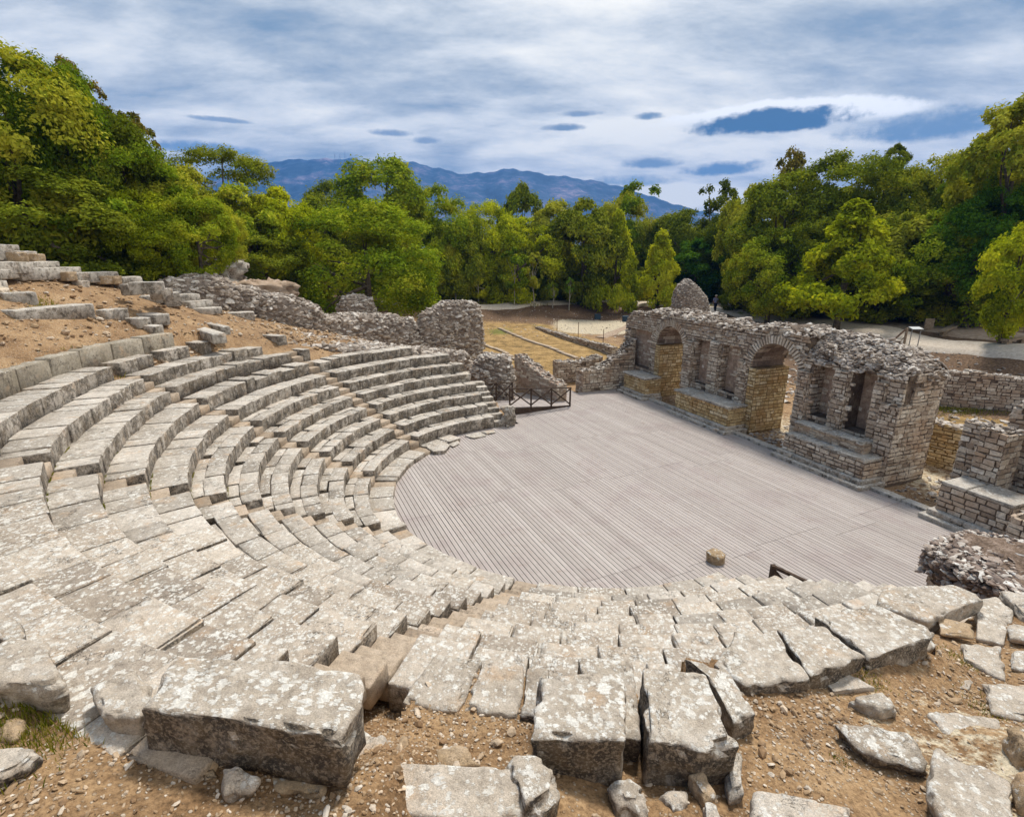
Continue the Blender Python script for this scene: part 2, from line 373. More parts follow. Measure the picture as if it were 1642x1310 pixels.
M['goldmortar'] = mat_core('golden_mortar', (.12, .07, .03), (.24, .16, .07), (.36, .26, .14))
M['plaster'] = mat_core('old_plaster', (.21, .15, .11), (.40, .29, .22), (.56, .44, .35))

# ground: dirt with dry grass, leaf litter and pale fine gravel patches, chosen by the 'kindmap' attributes
m, t, b = newmat('ground_soil'); P_ = pos(t)
a = noise(t, P_, 1.1, 6, .65); f = noise(t, P_, 26, 6, .75); g = noise(t, P_, 7, 5, .7)
soil = ramp(t, mathn(t, 'ADD', mathn(t, 'MULTIPLY', a, .5), mathn(t, 'ADD', mathn(t, 'MULTIPLY', f, .25), mathn(t, 'MULTIPLY', g, .25))),
            [(.36, (.13, .072, .032)), (.46, (.26, .155, .076)), (.56, (.39, .25, .13)), (.68, (.50, .36, .22))])
vo = N(t, 'ShaderNodeTexVoronoi'); vo.inputs['Scale'].default_value = 30; t.links.new(P_, vo.inputs['Vector'])
sc_ = N(t, 'ShaderNodeSeparateColor'); t.links.new(vo.outputs['Color'], sc_.inputs[0])
peb = mathn(t, 'MULTIPLY', smooth(t, sc_.outputs[0], .62, .7), smooth(t, vo.outputs['Distance'], .42, .3))
soil = mixc(t, mathn(t, 'MULTIPLY', peb, .8), soil, ramp(t, sc_.outputs[1], [(.2, (.33, .22, .13)), (.8, (.62, .53, .42))]))
litter = ramp(t, mathn(t, 'ADD', mathn(t, 'MULTIPLY', g, .5), mathn(t, 'MULTIPLY', noise(t, P_, 9, 6, .8), .5)), [(.38, (.055, .033, .018)), (.52, (.17, .10, .055)), (.66, (.36, .24, .15))])
drygr = ramp(t, mathn(t, 'ADD', mathn(t, 'MULTIPLY', a, .6), mathn(t, 'MULTIPLY', g, .4)), [(.38, (.14, .095, .035)), (.5, (.34, .21, .075)), (.62, (.50, .33, .14))])
green = ramp(t, g, [(.4, (.07, .10, .015)), (.6, (.20, .22, .04))])
pale = ramp(t, g, [(.35, (.46, .37, .25)), (.6, (.62, .53, .38))])
def att(nm): return attr(t, nm)
wob = mathn(t, 'MULTIPLY', mathn(t, 'SUBTRACT', g, .5), 1.4)
def sel(c, nm, colr):
    return mixc(t, smooth(t, mathn(t, 'ADD', att(nm), wob), .38, .62), c, colr)
col = sel(soil, 'litter', litter); col = sel(col, 'drygrass', drygr); col = sel(col, 'green', green); col = sel(col, 'pale', pale)
col = mixc(t, 1.0, col, ramp(t, f, [(.34, .60), (.5, 1.0), (.66, 1.25)]), 'MULTIPLY')
t.links.new(col, b.inputs['Base Color'])
bump(t, b, mathn(t, 'ADD', mathn(t, 'MULTIPLY', g, .8), mathn(t, 'ADD', mathn(t, 'MULTIPLY', f, .5), mathn(t, 'MULTIPLY', peb, .35))), .8, .05)
M['ground'] = m
m, t, b = newmat('path_gravel'); P_ = pos(t); f = noise(t, P_, 6, 6, .75)
t.links.new(ramp(t, f, [(.35, (.46, .37, .28)), (.55, (.62, .53, .43)), (.7, (.72, .64, .54))]), b.inputs['Base Color']); bump(t, b, f, .5, .03); M['path'] = m
m, t, b = newmat('path_dust'); P_ = pos(t); f = noise(t, P_, 3, 6, .7)
t.links.new(ramp(t, f, [(.35, (.26, .18, .12)), (.5, (.38, .28, .20)), (.7, (.50, .39, .30))]), b.inputs['Base Color']); bump(t, b, f, .5, .03); M['dust'] = m

m, t, b = newmat('deck_wood'); P_ = pos(t); rn = attr(t)
mpn = N(t, 'ShaderNodeMapping'); mpn.inputs['Rotation'].default_value = (0, 0, -math.atan2(.910, -.414)); t.links.new(P_, mpn.inputs[0])
st_ = vmath(t, 'MULTIPLY', mpn.outputs[0], (1.5, 30, 1)); gr = noise(t, st_, 3, 5, .7); bl = noise(t, P_, .8, 5, .6)
col = ramp(t, rn, [(0, (.34, .295, .268)), (.5, (.415, .362, .330)), (1, (.49, .435, .40))])
col = mixc(t, 1.0, col, ramp(t, gr, [(.3, .80), (.6, 1.06)]), 'MULTIPLY')
col = mixc(t, smooth(t, bl, .48, .66), col, mixc(t, 1.0, col, (.92, .89, .90), 'MULTIPLY'))
bl2 = noise(t, vmath(t, 'ADD', P_, (5., 5., 0.)), 3.5, 5, .7)
col = mixc(t, mathn(t, 'MULTIPLY', smooth(t, bl2, .56, .70), .55), col, (.29, .22, .18))
t.links.new(col, b.inputs['Base Color']); b.inputs['Roughness'].default_value = .75; bump(t, b, gr, .15, .004); M['deck'] = m
m, t, b = newmat('gap_shade'); b.inputs['Base Color'].default_value = (.04, .03, .025, 1); M['gap'] = m  # near-black, painted shade seen between the floor boards
m, t, b = newmat('rail_timber'); P_ = pos(t); f = noise(t, P_, 9, 5, .7)
t.links.new(ramp(t, f, [(.35, (.035, .022, .015)), (.65, (.10, .066, .045))]), b.inputs['Base Color']); M['timber'] = m
m, t, b = newmat('pale_timber'); P_ = pos(t); f = noise(t, P_, 9, 5, .7)
t.links.new(ramp(t, f, [(.35, (.20, .14, .09)), (.65, (.40, .31, .22))]), b.inputs['Base Color']); M['paletimber'] = m
m, t, b = newmat('bark'); P_ = pos(t); f = noise(t, P_, 5, 5, .7)
t.links.new(ramp(t, f, [(.35, (.05, .038, .028)), (.65, (.17, .135, .10))]), b.inputs['Base Color']); bump(t, b, f, .6, .03); M['bark'] = m
m, t, b = newmat('pale_bark'); P_ = pos(t); f = noise(t, P_, 5, 5, .7)
t.links.new(ramp(t, f, [(.35, (.22, .19, .14)), (.65, (.50, .46, .38))]), b.inputs['Base Color']); M['palebark'] = m
def flat(name, c, rough=.8, metal=0.0):
    m, t, b = newmat(name); f = noise(t, pos(t), 12, 4, .6)
    t.links.new(mixc(t, f, tuple(x * .8 for x in c), tuple(min(1, x * 1.2) for x in c)), b.inputs['Base Color'])
    b.inputs['Roughness'].default_value = rough; b.inputs['Metallic'].default_value = metal; return m
M['panelwhite'] = flat('panel_white', (.62, .62, .60)); M['metal'] = flat('galvanised', (.35, .35, .35), .5, .6)
M['shirt'] = flat('lavender_shirt', (.33, .34, .52)); M['trousers'] = flat('dark_trousers', (.03, .032, .05)); M['skin'] = flat('skin', (.45, .27, .19)); M['hat'] = flat('straw_hat', (.60, .52, .42))
M['plasticblue'] = flat('blue_plastic', (.04, .07, .10)); M['rustpost'] = flat('rusty_post', (.16, .09, .05))

def mat_leaf(name, cols, trans=.25):
    m = bpy.data.materials.new(name); m.use_nodes = True; t = m.node_tree; t.nodes.clear()
    o = N(t, 'ShaderNodeOutputMaterial'); oi = N(t, 'ShaderNodeObjectInfo'); rn = attr(t)
    P_ = pos(t); cl = noise(t, P_, .55, 3, .6)
    mixf = mathn(t, 'ADD', mathn(t, 'MULTIPLY', rn, .38), mathn(t, 'ADD', mathn(t, 'MULTIPLY', cl, .62), mathn(t, 'MULTIPLY', mathn(t, 'SUBTRACT', oi.outputs['Random'], .5), .22)))
    c = ramp(t, mixf, [(.25, cols[0]), (.45, cols[1]), (.62, cols[2]), (.8, cols[3])])
    d = N(t, 'ShaderNodeBsdfDiffuse'); tr = N(t, 'ShaderNodeBsdfTranslucent'); mx = N(t, 'ShaderNodeMixShader'); mx.inputs[0].default_value = trans
    t.links.new(c, d.inputs[0]); t.links.new(mixc(t, 1.0, c, (1.25, 1.15, .5), 'MULTIPLY'), tr.inputs[0])
    t.links.new(d.outputs[0], mx.inputs[1]); t.links.new(tr.outputs[0], mx.inputs[2]); t.links.new(mx.outputs[0], o.inputs[0]); return m
M['leaf_mid'] = mat_leaf('leaves_mid', [(0.059, 0.106, 0.007), (0.176, 0.263, 0.015), (0.353, 0.411, 0.027), (0.623, 0.589, 0.048)])
M['leaf_dark'] = mat_leaf('leaves_dark', [(0.046, 0.07, 0.008), (0.129, 0.168, 0.013), (0.256, 0.291, 0.026), (0.477, 0.467, 0.04)])
M['leaf_yellow'] = mat_leaf('leaves_yellow', [(0.125, 0.178, 0.009), (0.389, 0.45, 0.02), (0.64, 0.645, 0.033), (0.64, 0.645, 0.064)], .35)
M['leaf_olive'] = mat_leaf('leaves_olive', [(0.096, 0.131, 0.013), (0.236, 0.289, 0.024), (0.431, 0.425, 0.039), (0.564, 0.56, 0.07)])
M['leaf_fresh'] = mat_leaf('leaves_fresh', [(0.038, 0.102, 0.01), (0.102, 0.204, 0.016), (0.187, 0.323, 0.03), (0.306, 0.425, 0.05)], .35)
M['leaf_autumn'] = mat_leaf('leaves_autumn', [(0.061, 0.071, 0.015), (0.17, 0.161, 0.031), (0.308, 0.233, 0.046), (0.524, 0.335, 0.077)])
M['grass'] = mat_leaf('grass_blades', [(.06, .10, .006), (.14, .17, .01), (.28, .26, .04), (.42, .34, .12)], .3)

# ------------------------------------------------------------------ loose slabs: outlines measured in the photograph
SL = [
 # pixels of the top outline, z (one or per corner), thickness, material, boulder, name, category, label
 ([(697,1046),(772,1057),(734,1139),(644,1124)], 3.62, .4, 'slab2', 0, 'paving_slab', 'stone slab', 'pale flat slab right beside the front stairway, above the square dirt hollow'),
 ([(776,1058),(842,1064),(831,1149),(741,1135)], 3.62, .4, 'slab2', 0, 'paving_slab', 'stone slab', 'pale slab between two long cracks, second to the right of the front stairway'),
 ([(846,1068),(880,1070),(880,1148),(834,1144)], 3.66, .4, 'slab', 0, 'paving_slab', 'stone slab', 'narrow strip of stone squeezed against the left flank of the square dark fronted block'),
 ([(862,1080),(999,1077),(1003,1186),(854,1180)], [4.08,4.08,4.14,4.14], .50, 'slab', 0, 'stone_block', 'stone block', 'big square lichened block with a black front, standing on dirt at the centre front'),
 ([(925,1052),(1012,1058),(1027,1182),(960,1174)], 3.78, .45, 'slab', 0, 'stone_block', 'stone block', 'block half hidden behind the right edge of the square dark fronted block'),
 ([(1027,1066),(1132,1078),(1182,1190),(1130,1200),(1037,1190)], 4.0, .48, 'slab', 0, 'stone_block', 'stone block', 'long lichened block right of the widest crack, its dark end facing the camera'),
 ([(1100,1056),(1165,1070),(1213,1142),(1176,1156),(1136,1084)], 3.72, .40, 'slab', 0, 'stone_block', 'stone block', 'lower grey block tucked against the right side of the long cracked front block'),
 ([(1180,1013),(1243,1009),(1297,1085),(1196,1099),(1148,1062)], 3.48, .30, 'slab', 0, 'stone_slab', 'stone slab', 'flat slab with a smooth bare pinkish centre, left of the two thick jutting slabs'),
 ([(1247,1007),(1322,1001),(1386,1050),(1299,1084)], 3.46, .32, 'slab', 0, 'stone_slab', 'stone slab', 'mottled slab in the middle of the three jutting over the right hand dirt'),
 ([(1326,1000),(1306,985),(1396,966),(1489,1003),(1494,1020),(1394,1058)], 3.42, .34, 'slab', 0, 'stone_slab', 'stone slab', 'thick slab with a rough dark edge jutting farthest over the right hand dirt'),
 ([(1412,941),(1530,936),(1584,958),(1545,972),(1490,996),(1405,968)], 3.02, .25, 'slab2', 0, 'stone_slab', 'stone slab', 'pale slab at the right end of the seats under the dark concrete ruin'),
 ([(1566,961),(1599,957),(1625,977),(1611,1033),(1566,1023)], 2.80, .14, 'slab2', 0, 'paving_slab', 'paving slab', 'upright looking pale paving slab on bare dirt, just below the dark concrete ruin'),
 ([(1541,1031),(1605,1035),(1613,1090),(1543,1058)], 2.98, .14, 'slab2', 0, 'paving_slab', 'paving slab', 'four sided paving slab on the right, below the upright looking one'),
 ([(1496,1072),(1555,1079),(1568,1094),(1562,1113),(1494,1094)], 3.03, .08, 'slab2', .15, 'paving_slab', 'paving slab', 'flat slab sunk level with the dust left of the four sided paving slab'),
 ([(1574,1090),(1670,1101),(1670,1156),(1591,1142)], 3.10, .10, 'slab2', .1, 'paving_slab', 'paving slab', 'sunken paving slab cut by the right edge of the picture'),
 ([(1487,1140),(1602,1150),(1602,1234),(1520,1185)], 3.22, .08, 'slab2', .1, 'paving_slab', 'paving slab', 'broad dusty slab flush with the ground above the big grey slab'),
 ([(1604,945),(1670,960),(1670,1000),(1640,985)], 2.86, .2, 'slab2', 0, 'paving_slab', 'paving slab', 'pale slab at the right edge leaning against the foot of the concrete ruin'),
 ([(1307,1084),(1364,1077),(1405,1101),(1335,1110)], 3.27, .10, 'slab2', 0, 'stone_slab', 'stone slab', 'small flat stone below the mottled jutting slab, moss along its edge'),
 ([(1364,1117),(1416,1107),(1440,1131),(1413,1137)], 3.36, .14, 'slab2', 0, 'stone_slab', 'stone slab', 'small broken slab with a sharp corner lying on the right hand dirt'),
 ([(1339,1157),(1456,1174),(1482,1211),(1478,1229),(1386,1205)], 3.50, .16, 'slab', .1, 'stone_slab', 'stone slab', 'long rough slab half buried in gravelly dirt on the right'),
 ([(1500,1194),(1628,1249),(1624,1350),(1530,1350),(1489,1270)], 3.62, .2, 'slab2', .1, 'stone_slab', 'stone slab', 'large grey slab cut by the bottom edge at the lower right'),
 ([(1207,1262),(1372,1288),(1392,1350),(1198,1350)], 3.84, .3, 'slab2', .1, 'stone_slab', 'stone slab', 'pale veined slab cut by the bottom edge right of centre'),
 ([(212,1133),(283,1046),(330,1050),(486,1063),(583,1080),(587,1110),(552,1180),(387,1156)], [4.74,4.74,4.74,4.74,4.71,4.69,4.69,4.73], .44, 'slab', 0, 'stone_block', 'stone block', 'huge long fallen block with a white lichened top and dark brown front at lower left'),
 ([(-25,1034),(26,1020),(69,1027),(112,1088),(88,1100),(-20,1096)], 4.66, .28, 'slab2', .25, 'boulder', 'boulder', 'rounded flat boulder at the left edge above weedy dirt'),
 ([(-20,1196),(47,1186),(68,1202),(36,1231),(-20,1258)], 4.60, .16, 'slab', .25, 'boulder', 'boulder', 'rough grey slab cut by the left edge near the bottom'),
 ([(-20,985),(30,990),(42,1015),(20,1028),(-20,1022)], 4.58, .2, 'slab', .3, 'boulder', 'boulder', 'small lichened rock at the left edge above the rounded flat boulder'),
 ([(146,1098),(215,1068),(240,1110),(222,1145),(164,1150)], 4.56, .24, 'slab2', .05, 'stone_block', 'stone block', 'cracked block wedged behind the left end of the huge fallen block'),
 ([(596,1222),(640,1216),(840,1233),(846,1309),(756,1318),(600,1295)], 4.04, .34, 'slab2', .05, 'stone_slab', 'stone slab', 'pale thick slab at the bottom below the square dirt hollow'),
 ([(818,1200),(870,1205),(898,1225),(898,1275),(847,1307),(812,1240)], 4.08, .32, 'slab', .3, 'boulder', 'boulder', 'pitted boulder wedged under the left corner of the square dark fronted block'),
 ([(578,1170),(620,1176),(633,1206),(573,1237),(555,1215)], 3.86, .2, 'slab2', .15, 'boulder', 'boulder', 'pale broken stone at the foot of the front stairway beside the huge block'),
 ([(980,1256),(1010,1240),(1036,1252),(1033,1296),(990,1292)], 3.84, .26, 'slab', .4, 'boulder', 'boulder', 'small grey boulder under the right corner of the square dark fronted block'),
 ([(1059,1271),(1098,1268),(1102,1286),(1080,1300)], 3.74, .1, 'slab2', .2, 'boulder', 'boulder', 'small flat brown stone on the dirt below the long cracked front block'),
 ([(1098,1236),(1128,1232),(1152,1270),(1130,1285)], 3.78, .16, 'brownrock', .2, 'boulder', 'boulder', 'brown wedge stone under the dark end of the long cracked front block'),
 ([(1160,1205),(1190,1200),(1195,1270),(1170,1280)], 3.72, .2, 'slab2', .2, 'boulder', 'boulder', 'tall pale wedge stone propping the right side of the long cracked front block'),
 ([(1126,1278),(1150,1276),(1168,1320),(1130,1330)], 3.80, .14, 'slab2', .2, 'boulder', 'boulder', 'pale splinter of stone at the bottom left of the veined slab'),
 ([(352,1224),(380,1222),(416,1240),(400,1270),(352,1284)], [4.46,4.48,4.44,4.38,4.36], .18, 'slab2', .15, 'boulder', 'boulder', 'pointed beige stone lying in front of the huge fallen block'),
 ([(318,1232),(345,1224),(356,1245),(322,1256)], 4.36, .12, 'brownrock', .2, 'boulder', 'boulder', 'small brown stone left of the pointed beige stone'),
 ([(424,1240),(530,1245),(524,1270),(470,1276),(430,1262)], 4.27, .2, 'brownrock', .4, 'boulder', 'boulder', 'yellowish rounded rock propping the huge fallen block from below'),
 ([(4,1150),(30,1145),(42,1160),(20,1176),(2,1170)], 4.46, .12, 'brownrock', .4, 'boulder', 'boulder', 'small tan stone among the weeds at the left edge'),
 ([(690,1200),(745,1195),(772,1226),(700,1232)], 3.72, .1, 'brownrock', .2, 'boulder', 'boulder', 'low brown stone between the dirt hollow and the pale thick slab'),
 ([(1455,1010),(1497,1012),(1500,1036),(1462,1040)], 3.12, .15, 'slab2', .2, 'boulder', 'boulder', 'chip of stone under the farthest jutting slab'),
 ([(1500,985),(1560,1000),(1560,1020),(1508,1016)], 2.95, .06, 'brownrock', .1, 'paving_slab', 'paving slab', 'thin brown flake of bedrock left of the upright looking paving slab'),
 ([(1620,1000),(1670,1010),(1670,1028),(1622,1022)], 2.9, .08, 'slab2', .1, 'paving_slab', 'paving slab', 'thin layered stone at the right edge above the sunken paving slab'),
 ([(1618,1040),(1670,1046),(1670,1078),(1622,1070)], 3.0, .08, 'slab2', .1, 'paving_slab', 'paving slab', 'layered stone at the right edge beside the four sided paving slab'),
 ([(1620,1165),(1680,1170),(1680,1215),(1640,1205)], 3.55, .3, 'brownrock', .3, 'boulder', 'boulder', 'dark rough rock at the right edge beside the broad dusty slab'),
 ([(1632,1225),(1690,1235),(1690,1290),(1645,1275)], 3.7, .3, 'brownrock', .3, 'boulder', 'boulder', 'dark rough rock at the right edge beside the large grey slab'),
]

# ------------------------------------------------------------------ terrain
CC = np.array([2.251, 16.722]); R0 = 6.256; KERB = .177; TREAD = .708
def ztop(k): return KERB + .368 * min(k, 5) + .395 * max(0, k - 5)
def rfront(k, az=240.0):
    if k == 0: return R0
    r = R0 + .75 + (k - 1) * TREAD
    f = min(1.0, max(0.0, (200.0 - az) / 25.0)); f = f * f * (3 - 2 * f)
    if k >= 8: r += f * {8: .25, 9: .5, 10: .5, 11: .5}.get(k, .5)
    if k == 11 and az < 213: r += .15
    return r
def pol(azd, r): a = math.radians(azd); return (CC[0] + r * math.cos(a), CC[1] + r * math.sin(a))
A0 = np.array([6.1795, 30.3828]); US = np.array([.36183, -.93225]); NS = np.array([.93225, .36183])
def st(s, t_, z): p = A0 + US * s + NS * t_; return np.array([p[0], p[1], z])
ctl = []
for r_, lst in {15.8: [(218, 4.75), (205, 4.85), (190, 4.9), (175, 4.85), (160, 4.55), (145, 3.8), (130, 3.1), (118, 1.9), (108, .3), (100, -.15)],
                17.7: [(215, 6.0), (200, 6.1), (185, 5.95), (170, 5.8), (158, 5.2), (145, 4.3), (130, 3.1), (118, 1.6), (105, -.1)],
                20.5: [(215, 7.4), (200, 7.6), (185, 7.5), (170, 7.0), (155, 5.9), (140, 4.3), (125, 2.2), (112, .2)],
                28: [(215, 8.6), (195, 9.0), (175, 8.6), (160, 7.5), (147, 6.0), (135, 4.4), (122, 2.2), (112, .7)],
                42: [(205, 12.), (185, 12.), (168, 10.5), (152, 8.), (140, 5.5), (130, 3.5), (121, 2.2)],
                70: [(200, 17.), (180, 17.), (165, 13.), (150, 8.), (135, 3.5)]}.items():
    for a_, z_ in lst: x_, y_ = pol(a_, r_); ctl.append((x_, y_, z_))
ctl += [(0, 0, 5.85), (0, 1.4, 5.1), (-1.6, 2.4, 4.26), (-3.2, 2.0, 4.45), (-3.4, 3.2, 4.2), (-5.5, 2.2, 4.9), (-5.6, 4.2, 4.35), (-8, 3, 6), (-8, 6, 5.2), (-9.5, 8.5, 5.1),
        (.5, 2.8, 3.62), (.2, 1.9, 4.1), (1.3, 2.5, 3.66), (2.0, 3.2, 3.45), (2.2, 2.2, 3.75), (3.9, 2.8, 3.5), (3.5, 4.1, 3.18), (4.8, 4.3, 3.08), (5.6, 5.2, 2.95), (6.3, 3.5, 3.2), (7.2, 5.9, 2.82), (8.3, 7.2, 1.6), (8.1, 8.3, .5), (9.3, 7.8, .9), (10, 6, 2.0),
        (3, 0, 5.2), (6, 0, 4.6), (10, 2, 3.6), (-6, -2, 6.5), (-12, 0, 8), (0, -6, 7), (10, -5, 5), (-20, -5, 10),
        (2.2, 16.7, -.5), (8, 14, -.4), (8, 20, -.4), (3, 24, -.4), (10, 12, -.3), (12, 9.5, 0)]
for s_ in (-9, -4, 0, 4, 8, 12, 16, 20, 24):
    for t_ in (.5, 3.5, 6.5): p_ = st(s_, t_, 0); ctl.append((p_[0], p_[1], -.16 if t_ < 1 else -.02))
ctl += [(-2.6, 33, .1), (0, 31, 0), (-2.5, 38.4, .1), (5, 34, 0), (-3.6, 46, .2), (-4, 53, .4), (3, 50, .3), (10, 49.5, .35), (8.3, 43, .2), (3, 42, .15), (14, 41, .2), (17, 36, .3),
        (-5, 57.5, 1.0), (-4.3, 61.5, 2.2), (3, 60, .9), (3, 66.5, 2.2), (-12, 62, 2.1), (11, 66, 1.0), (11, 72, 2.2), (17, 60, .9), (20, 64.5, 2.2), (20.5, 53, .8), (23.5, 57, 2.2), (23, 44, .6), (27, 46, 2.2), (28.5, 41, 2.2),
        (25.6, 37, .5), (31.4, 31.5, 2.2), (27.5, 29, .5), (36, 26, 2.2), (30.5, 23.5, .5), (25, 22, .2), (22, 16, .2), (40, 36, 2.2), (34, 46, 2.2), (30, 60, 2.2), (10, 80, 2.2), (-15, 75, 2.3), (-30, 80, 4), (45, 60, 2.2), (60, 40, 2.2), (30, 90, 2.2),
        (0, 150, 2), (-90, 150, 6), (100, 150, 2), (120, 40, 3), (-120, 60, 20), (0, 400, 2), (-400, 300, 15), (400, 300, 3), (-400, -100, 20), (300, -200, 5), (0, -200, 10)]
_new = []
for (pts_, z_, th_, mt_, bo_, *_r) in [(a[0][0] if isinstance(a[0], tuple) and False else a[0], *a[1:]) for a in SL]:
    pts_ = pts_[0] if isinstance(pts_[0], list) else pts_
    zl = z_ if isinstance(z_, list) else [z_] * len(pts_)
    vis = (.035 if (th_ <= .1 or _r[0] == 'paving_slab' and th_ == .4) else (.06 if _r[0] == 'paving_slab' else .15 if (_r[0] == 'stone_slab' and th_ > .24 and zl[0] < 3.6) else .24 if (th_ == .40) else (th_ * .55 if bo_ > .12 else th_ * .93)))
    W3 = [at(x, y, zz) for (x, y), zz in zip(pts_, zl)]; c = np.mean(W3, 0)
    for w in W3 + [c]:
        q = c + (w - c) * 1.08
        if math.hypot(q[0] - CC[0], q[1] - CC[1]) > 11.6: _new.append((q[0], q[1], w[2] - vis))
for a_ in (219, 225, 231, 237, 243, 249):
    for r_ in (14.95, 15.45): x_, y_ = pol(a_, r_); _new.append((x_, y_, (4.36 if a_ < 244 else 4.26) + (.06 if r_ > 15.2 else 0)))
_new = np.array(_new)
_keep = []
for n_ in _new:       # thin out
    if not _keep or min(math.hypot(n_[0] - k[0], n_[1] - k[1]) for k in _keep) > .16: _keep.append(tuple(n_))
ctl = [c for c in ctl if min(math.hypot(c[0] - k[0], c[1] - k[1]) for k in _keep) > .45] + _keep
ctl = np.array(ctl)
def _ker(d): return np.sqrt(d * d + .04)
_A = _ker(np.hypot(ctl[:, None, 0] - ctl[None, :, 0], ctl[:, None, 1] - ctl[None, :, 1]))
_n = len(ctl); _B = np.zeros((_n + 1, _n + 1)); _B[:_n, :_n] = _A - .16 * np.eye(_n); _B[:_n, _n] = 1; _B[_n, :_n] = 1
_w = np.linalg.solve(_B, np.append(ctl[:, 2], 0))
AISLES = [153.0, 183.5, 215.0, 252.3]
AZ1 = 297.0
def gz(x, y, rough=True):
    x = np.atleast_1d(np.asarray(x, float)); y = np.atleast_1d(np.asarray(y, float)); out = np.zeros(len(x))
    for i in range(0, len(x), 20000):
        s = slice(i, i + 20000)
        out[s] = _ker(np.hypot(x[s, None] - ctl[None, :, 0], y[s, None] - ctl[None, :, 1])) @ _w[:_n] + _w[_n]
    d = np.hypot(x, y)
    far = np.clip((d - 300) / 500, 0, 1); out = out * (1 - far) + 1.5 * far
    if rough:
        P2 = np.stack([x, y, np.zeros(len(x))], 1)
        out = out + fbm(P2 * .35, 3) * .14 * np.clip(d / 12, .15, 1) + fbm(P2 * 2.1, 3) * .035 + fbm(P2 * 9, 2) * .012 * np.clip(1.6 - d / 10, 0, 1)
    r = np.hypot(x - CC[0], y - CC[1]); az_ = np.degrees(np.arctan2(y - CC[1], x - CC[0])) % 360
    k = np.clip((r - R0 - .75) / TREAD, -1, 20)
    prof = KERB + .368 * np.minimum(k, 5) + .395 * np.clip(k - 5, 0, 99) - .42
    prof = np.where(r < R0 + .75, -.35, prof)
    kmax = np.select([az_ < 119, az_ < 127, az_ < 152, az_ < 222, az_ < 252, az_ < 256, az_ < 268, az_ < 283], [7, 8.3, 9.5, 12.05, 11.08, 10.3, 8.05, 7.05], 6.05)
    lim = R0 + .75 + kmax * TREAD
    inside = (az_ > 108) & (az_ < 299) & (r < lim)
    out = np.where(inside, np.minimum(out, prof), out)
    # the stage floor: keep below the deck
    s_ = (x - A0[0]) * US[0] + (y - A0[1]) * US[1]; t_ = (x - A0[0]) * NS[0] + (y - A0[1]) * NS[1]
    ondeck = (s_ > -4) & (s_ < 22) & (t_ < .1) & ~inside & ((az_ < 108) | (az_ > 299)) & (r < 13) & (x < 12.9)
    out = np.where(ondeck, np.minimum(out, -.25), out)
    return out
def gz1(x, y): return float(gz([x], [y])[0])

def polydist_mask(x, y, pts, w):
    """1 near a polyline"""
    d = np.full(len(x), 1e9)
    for (ax, ay), (bx, by) in zip(pts[:-1], pts[1:]):
        vx, vy = bx - ax, by - ay; t_ = np.clip(((x - ax) * vx + (y - ay) * vy) / (vx * vx + vy * vy), 0, 1)
        d = np.minimum(d, np.hypot(x - ax - t_ * vx, y - ay - t_ * vy))
    return np.clip(1.5 - d / w, 0, 1)
PATH = [(-16, 68), (-11, 63.5), (-4.1, 62.5), (3.5, 68), (11.1, 72.8), (16, 70), (20.5, 64.8), (24.4, 56), (27.5, 46), (29.5, 38), (31.8, 30.5), (35, 22), (39, 12)]
ang = np.radians(np.concatenate([np.linspace(-150, -62, 50, endpoint=False), np.linspace(-62, 62, 560), np.linspace(62, 150, 51)[1:]]))
rad = np.concatenate([[.05], .35 * 1.0205 ** np.arange(470)])
rr, aa = np.meshgrid(rad, ang, indexing='ij'); gx = (rr * np.sin(aa)).ravel(); gy = (rr * np.cos(aa)).ravel()
gzv = gz(gx, gy)
mb = MB(); nA = len(ang); nR = len(rad)
ii, jj = np.meshgrid(np.arange(nR - 1), np.arange(nA - 1), indexing='ij'); i0 = (ii * nA + jj).ravel()
mb.add(np.stack([gx, gy, gzv], 1), np.stack([i0, i0 + 1, i0 + nA + 1, i0 + nA], 1))
ground = mb.build('ground', M['ground'], smooth_=True); tag(ground, 'bare orange brown soil around the theatre', None, None, 'structure')
gr_ = np.hypot(gx - CC[0], gy - CC[1]); sA = (gx - A0[0]) * US[0] + (gy - A0[1]) * US[1]; tA = (gx - A0[0]) * NS[0] + (gy - A0[1]) * NS[1]
def gset(nm, v): a_ = ground.data.attributes.new(nm, 'FLOAT', 'POINT'); a_.data.foreach_set('value', v.astype(np.float32))
azg = np.degrees(np.arctan2(gy - CC[1], gx - CC[0])) % 360
lit = np.clip((gr_ - 24) / 5, 0, 1) * (azg > 115) * (azg < 250)
pitz = (gy > 36) & (gx > -9) & (gy < 60) & (gx < 25)
lit = np.maximum(lit, np.clip((gy - 56) / 3, 0, 1) * (azg < 140))
lit = np.maximum(lit, np.clip((tA - 10) / 2, 0, 1)); lit = np.maximum(lit, np.clip((gy - 74) / 3, 0, 1))
dg = np.clip((gy - 31) / 3, 0, 1) * np.clip((60 - gy) / 4, 0, 1) * np.clip((tA + 22) / 3, 0, 1) * np.clip((9.5 - tA) / 2, 0, 1) * (gx > -8)
_pq = at(1545, 668, .3); dg = np.maximum(dg, 1.2 * np.exp(-((gx - _pq[0] - .3) ** 2 / 3.5 + (gy - _pq[1] + .3) ** 2 / 2.2)))
gn = .62 * np.exp(-((gx + 1.2) ** 2 / 4 + (gy - 53.5) ** 2 / 7)) + np.exp(-((gx - 3) ** 2 / 5 + (gy - 57) ** 2 / 2)) * .45
p5 = at(1560, 655, 0); gn += np.exp(-((gx - p5[0] - .5) ** 2 + (gy - p5[1] - .8) ** 2) / 2.2)
p6 = at(1450, 775, 0); gn += .9 * np.exp(-((gx - p6[0] - 1) ** 2 + (gy - p6[1] - 1.3) ** 2) / .25)
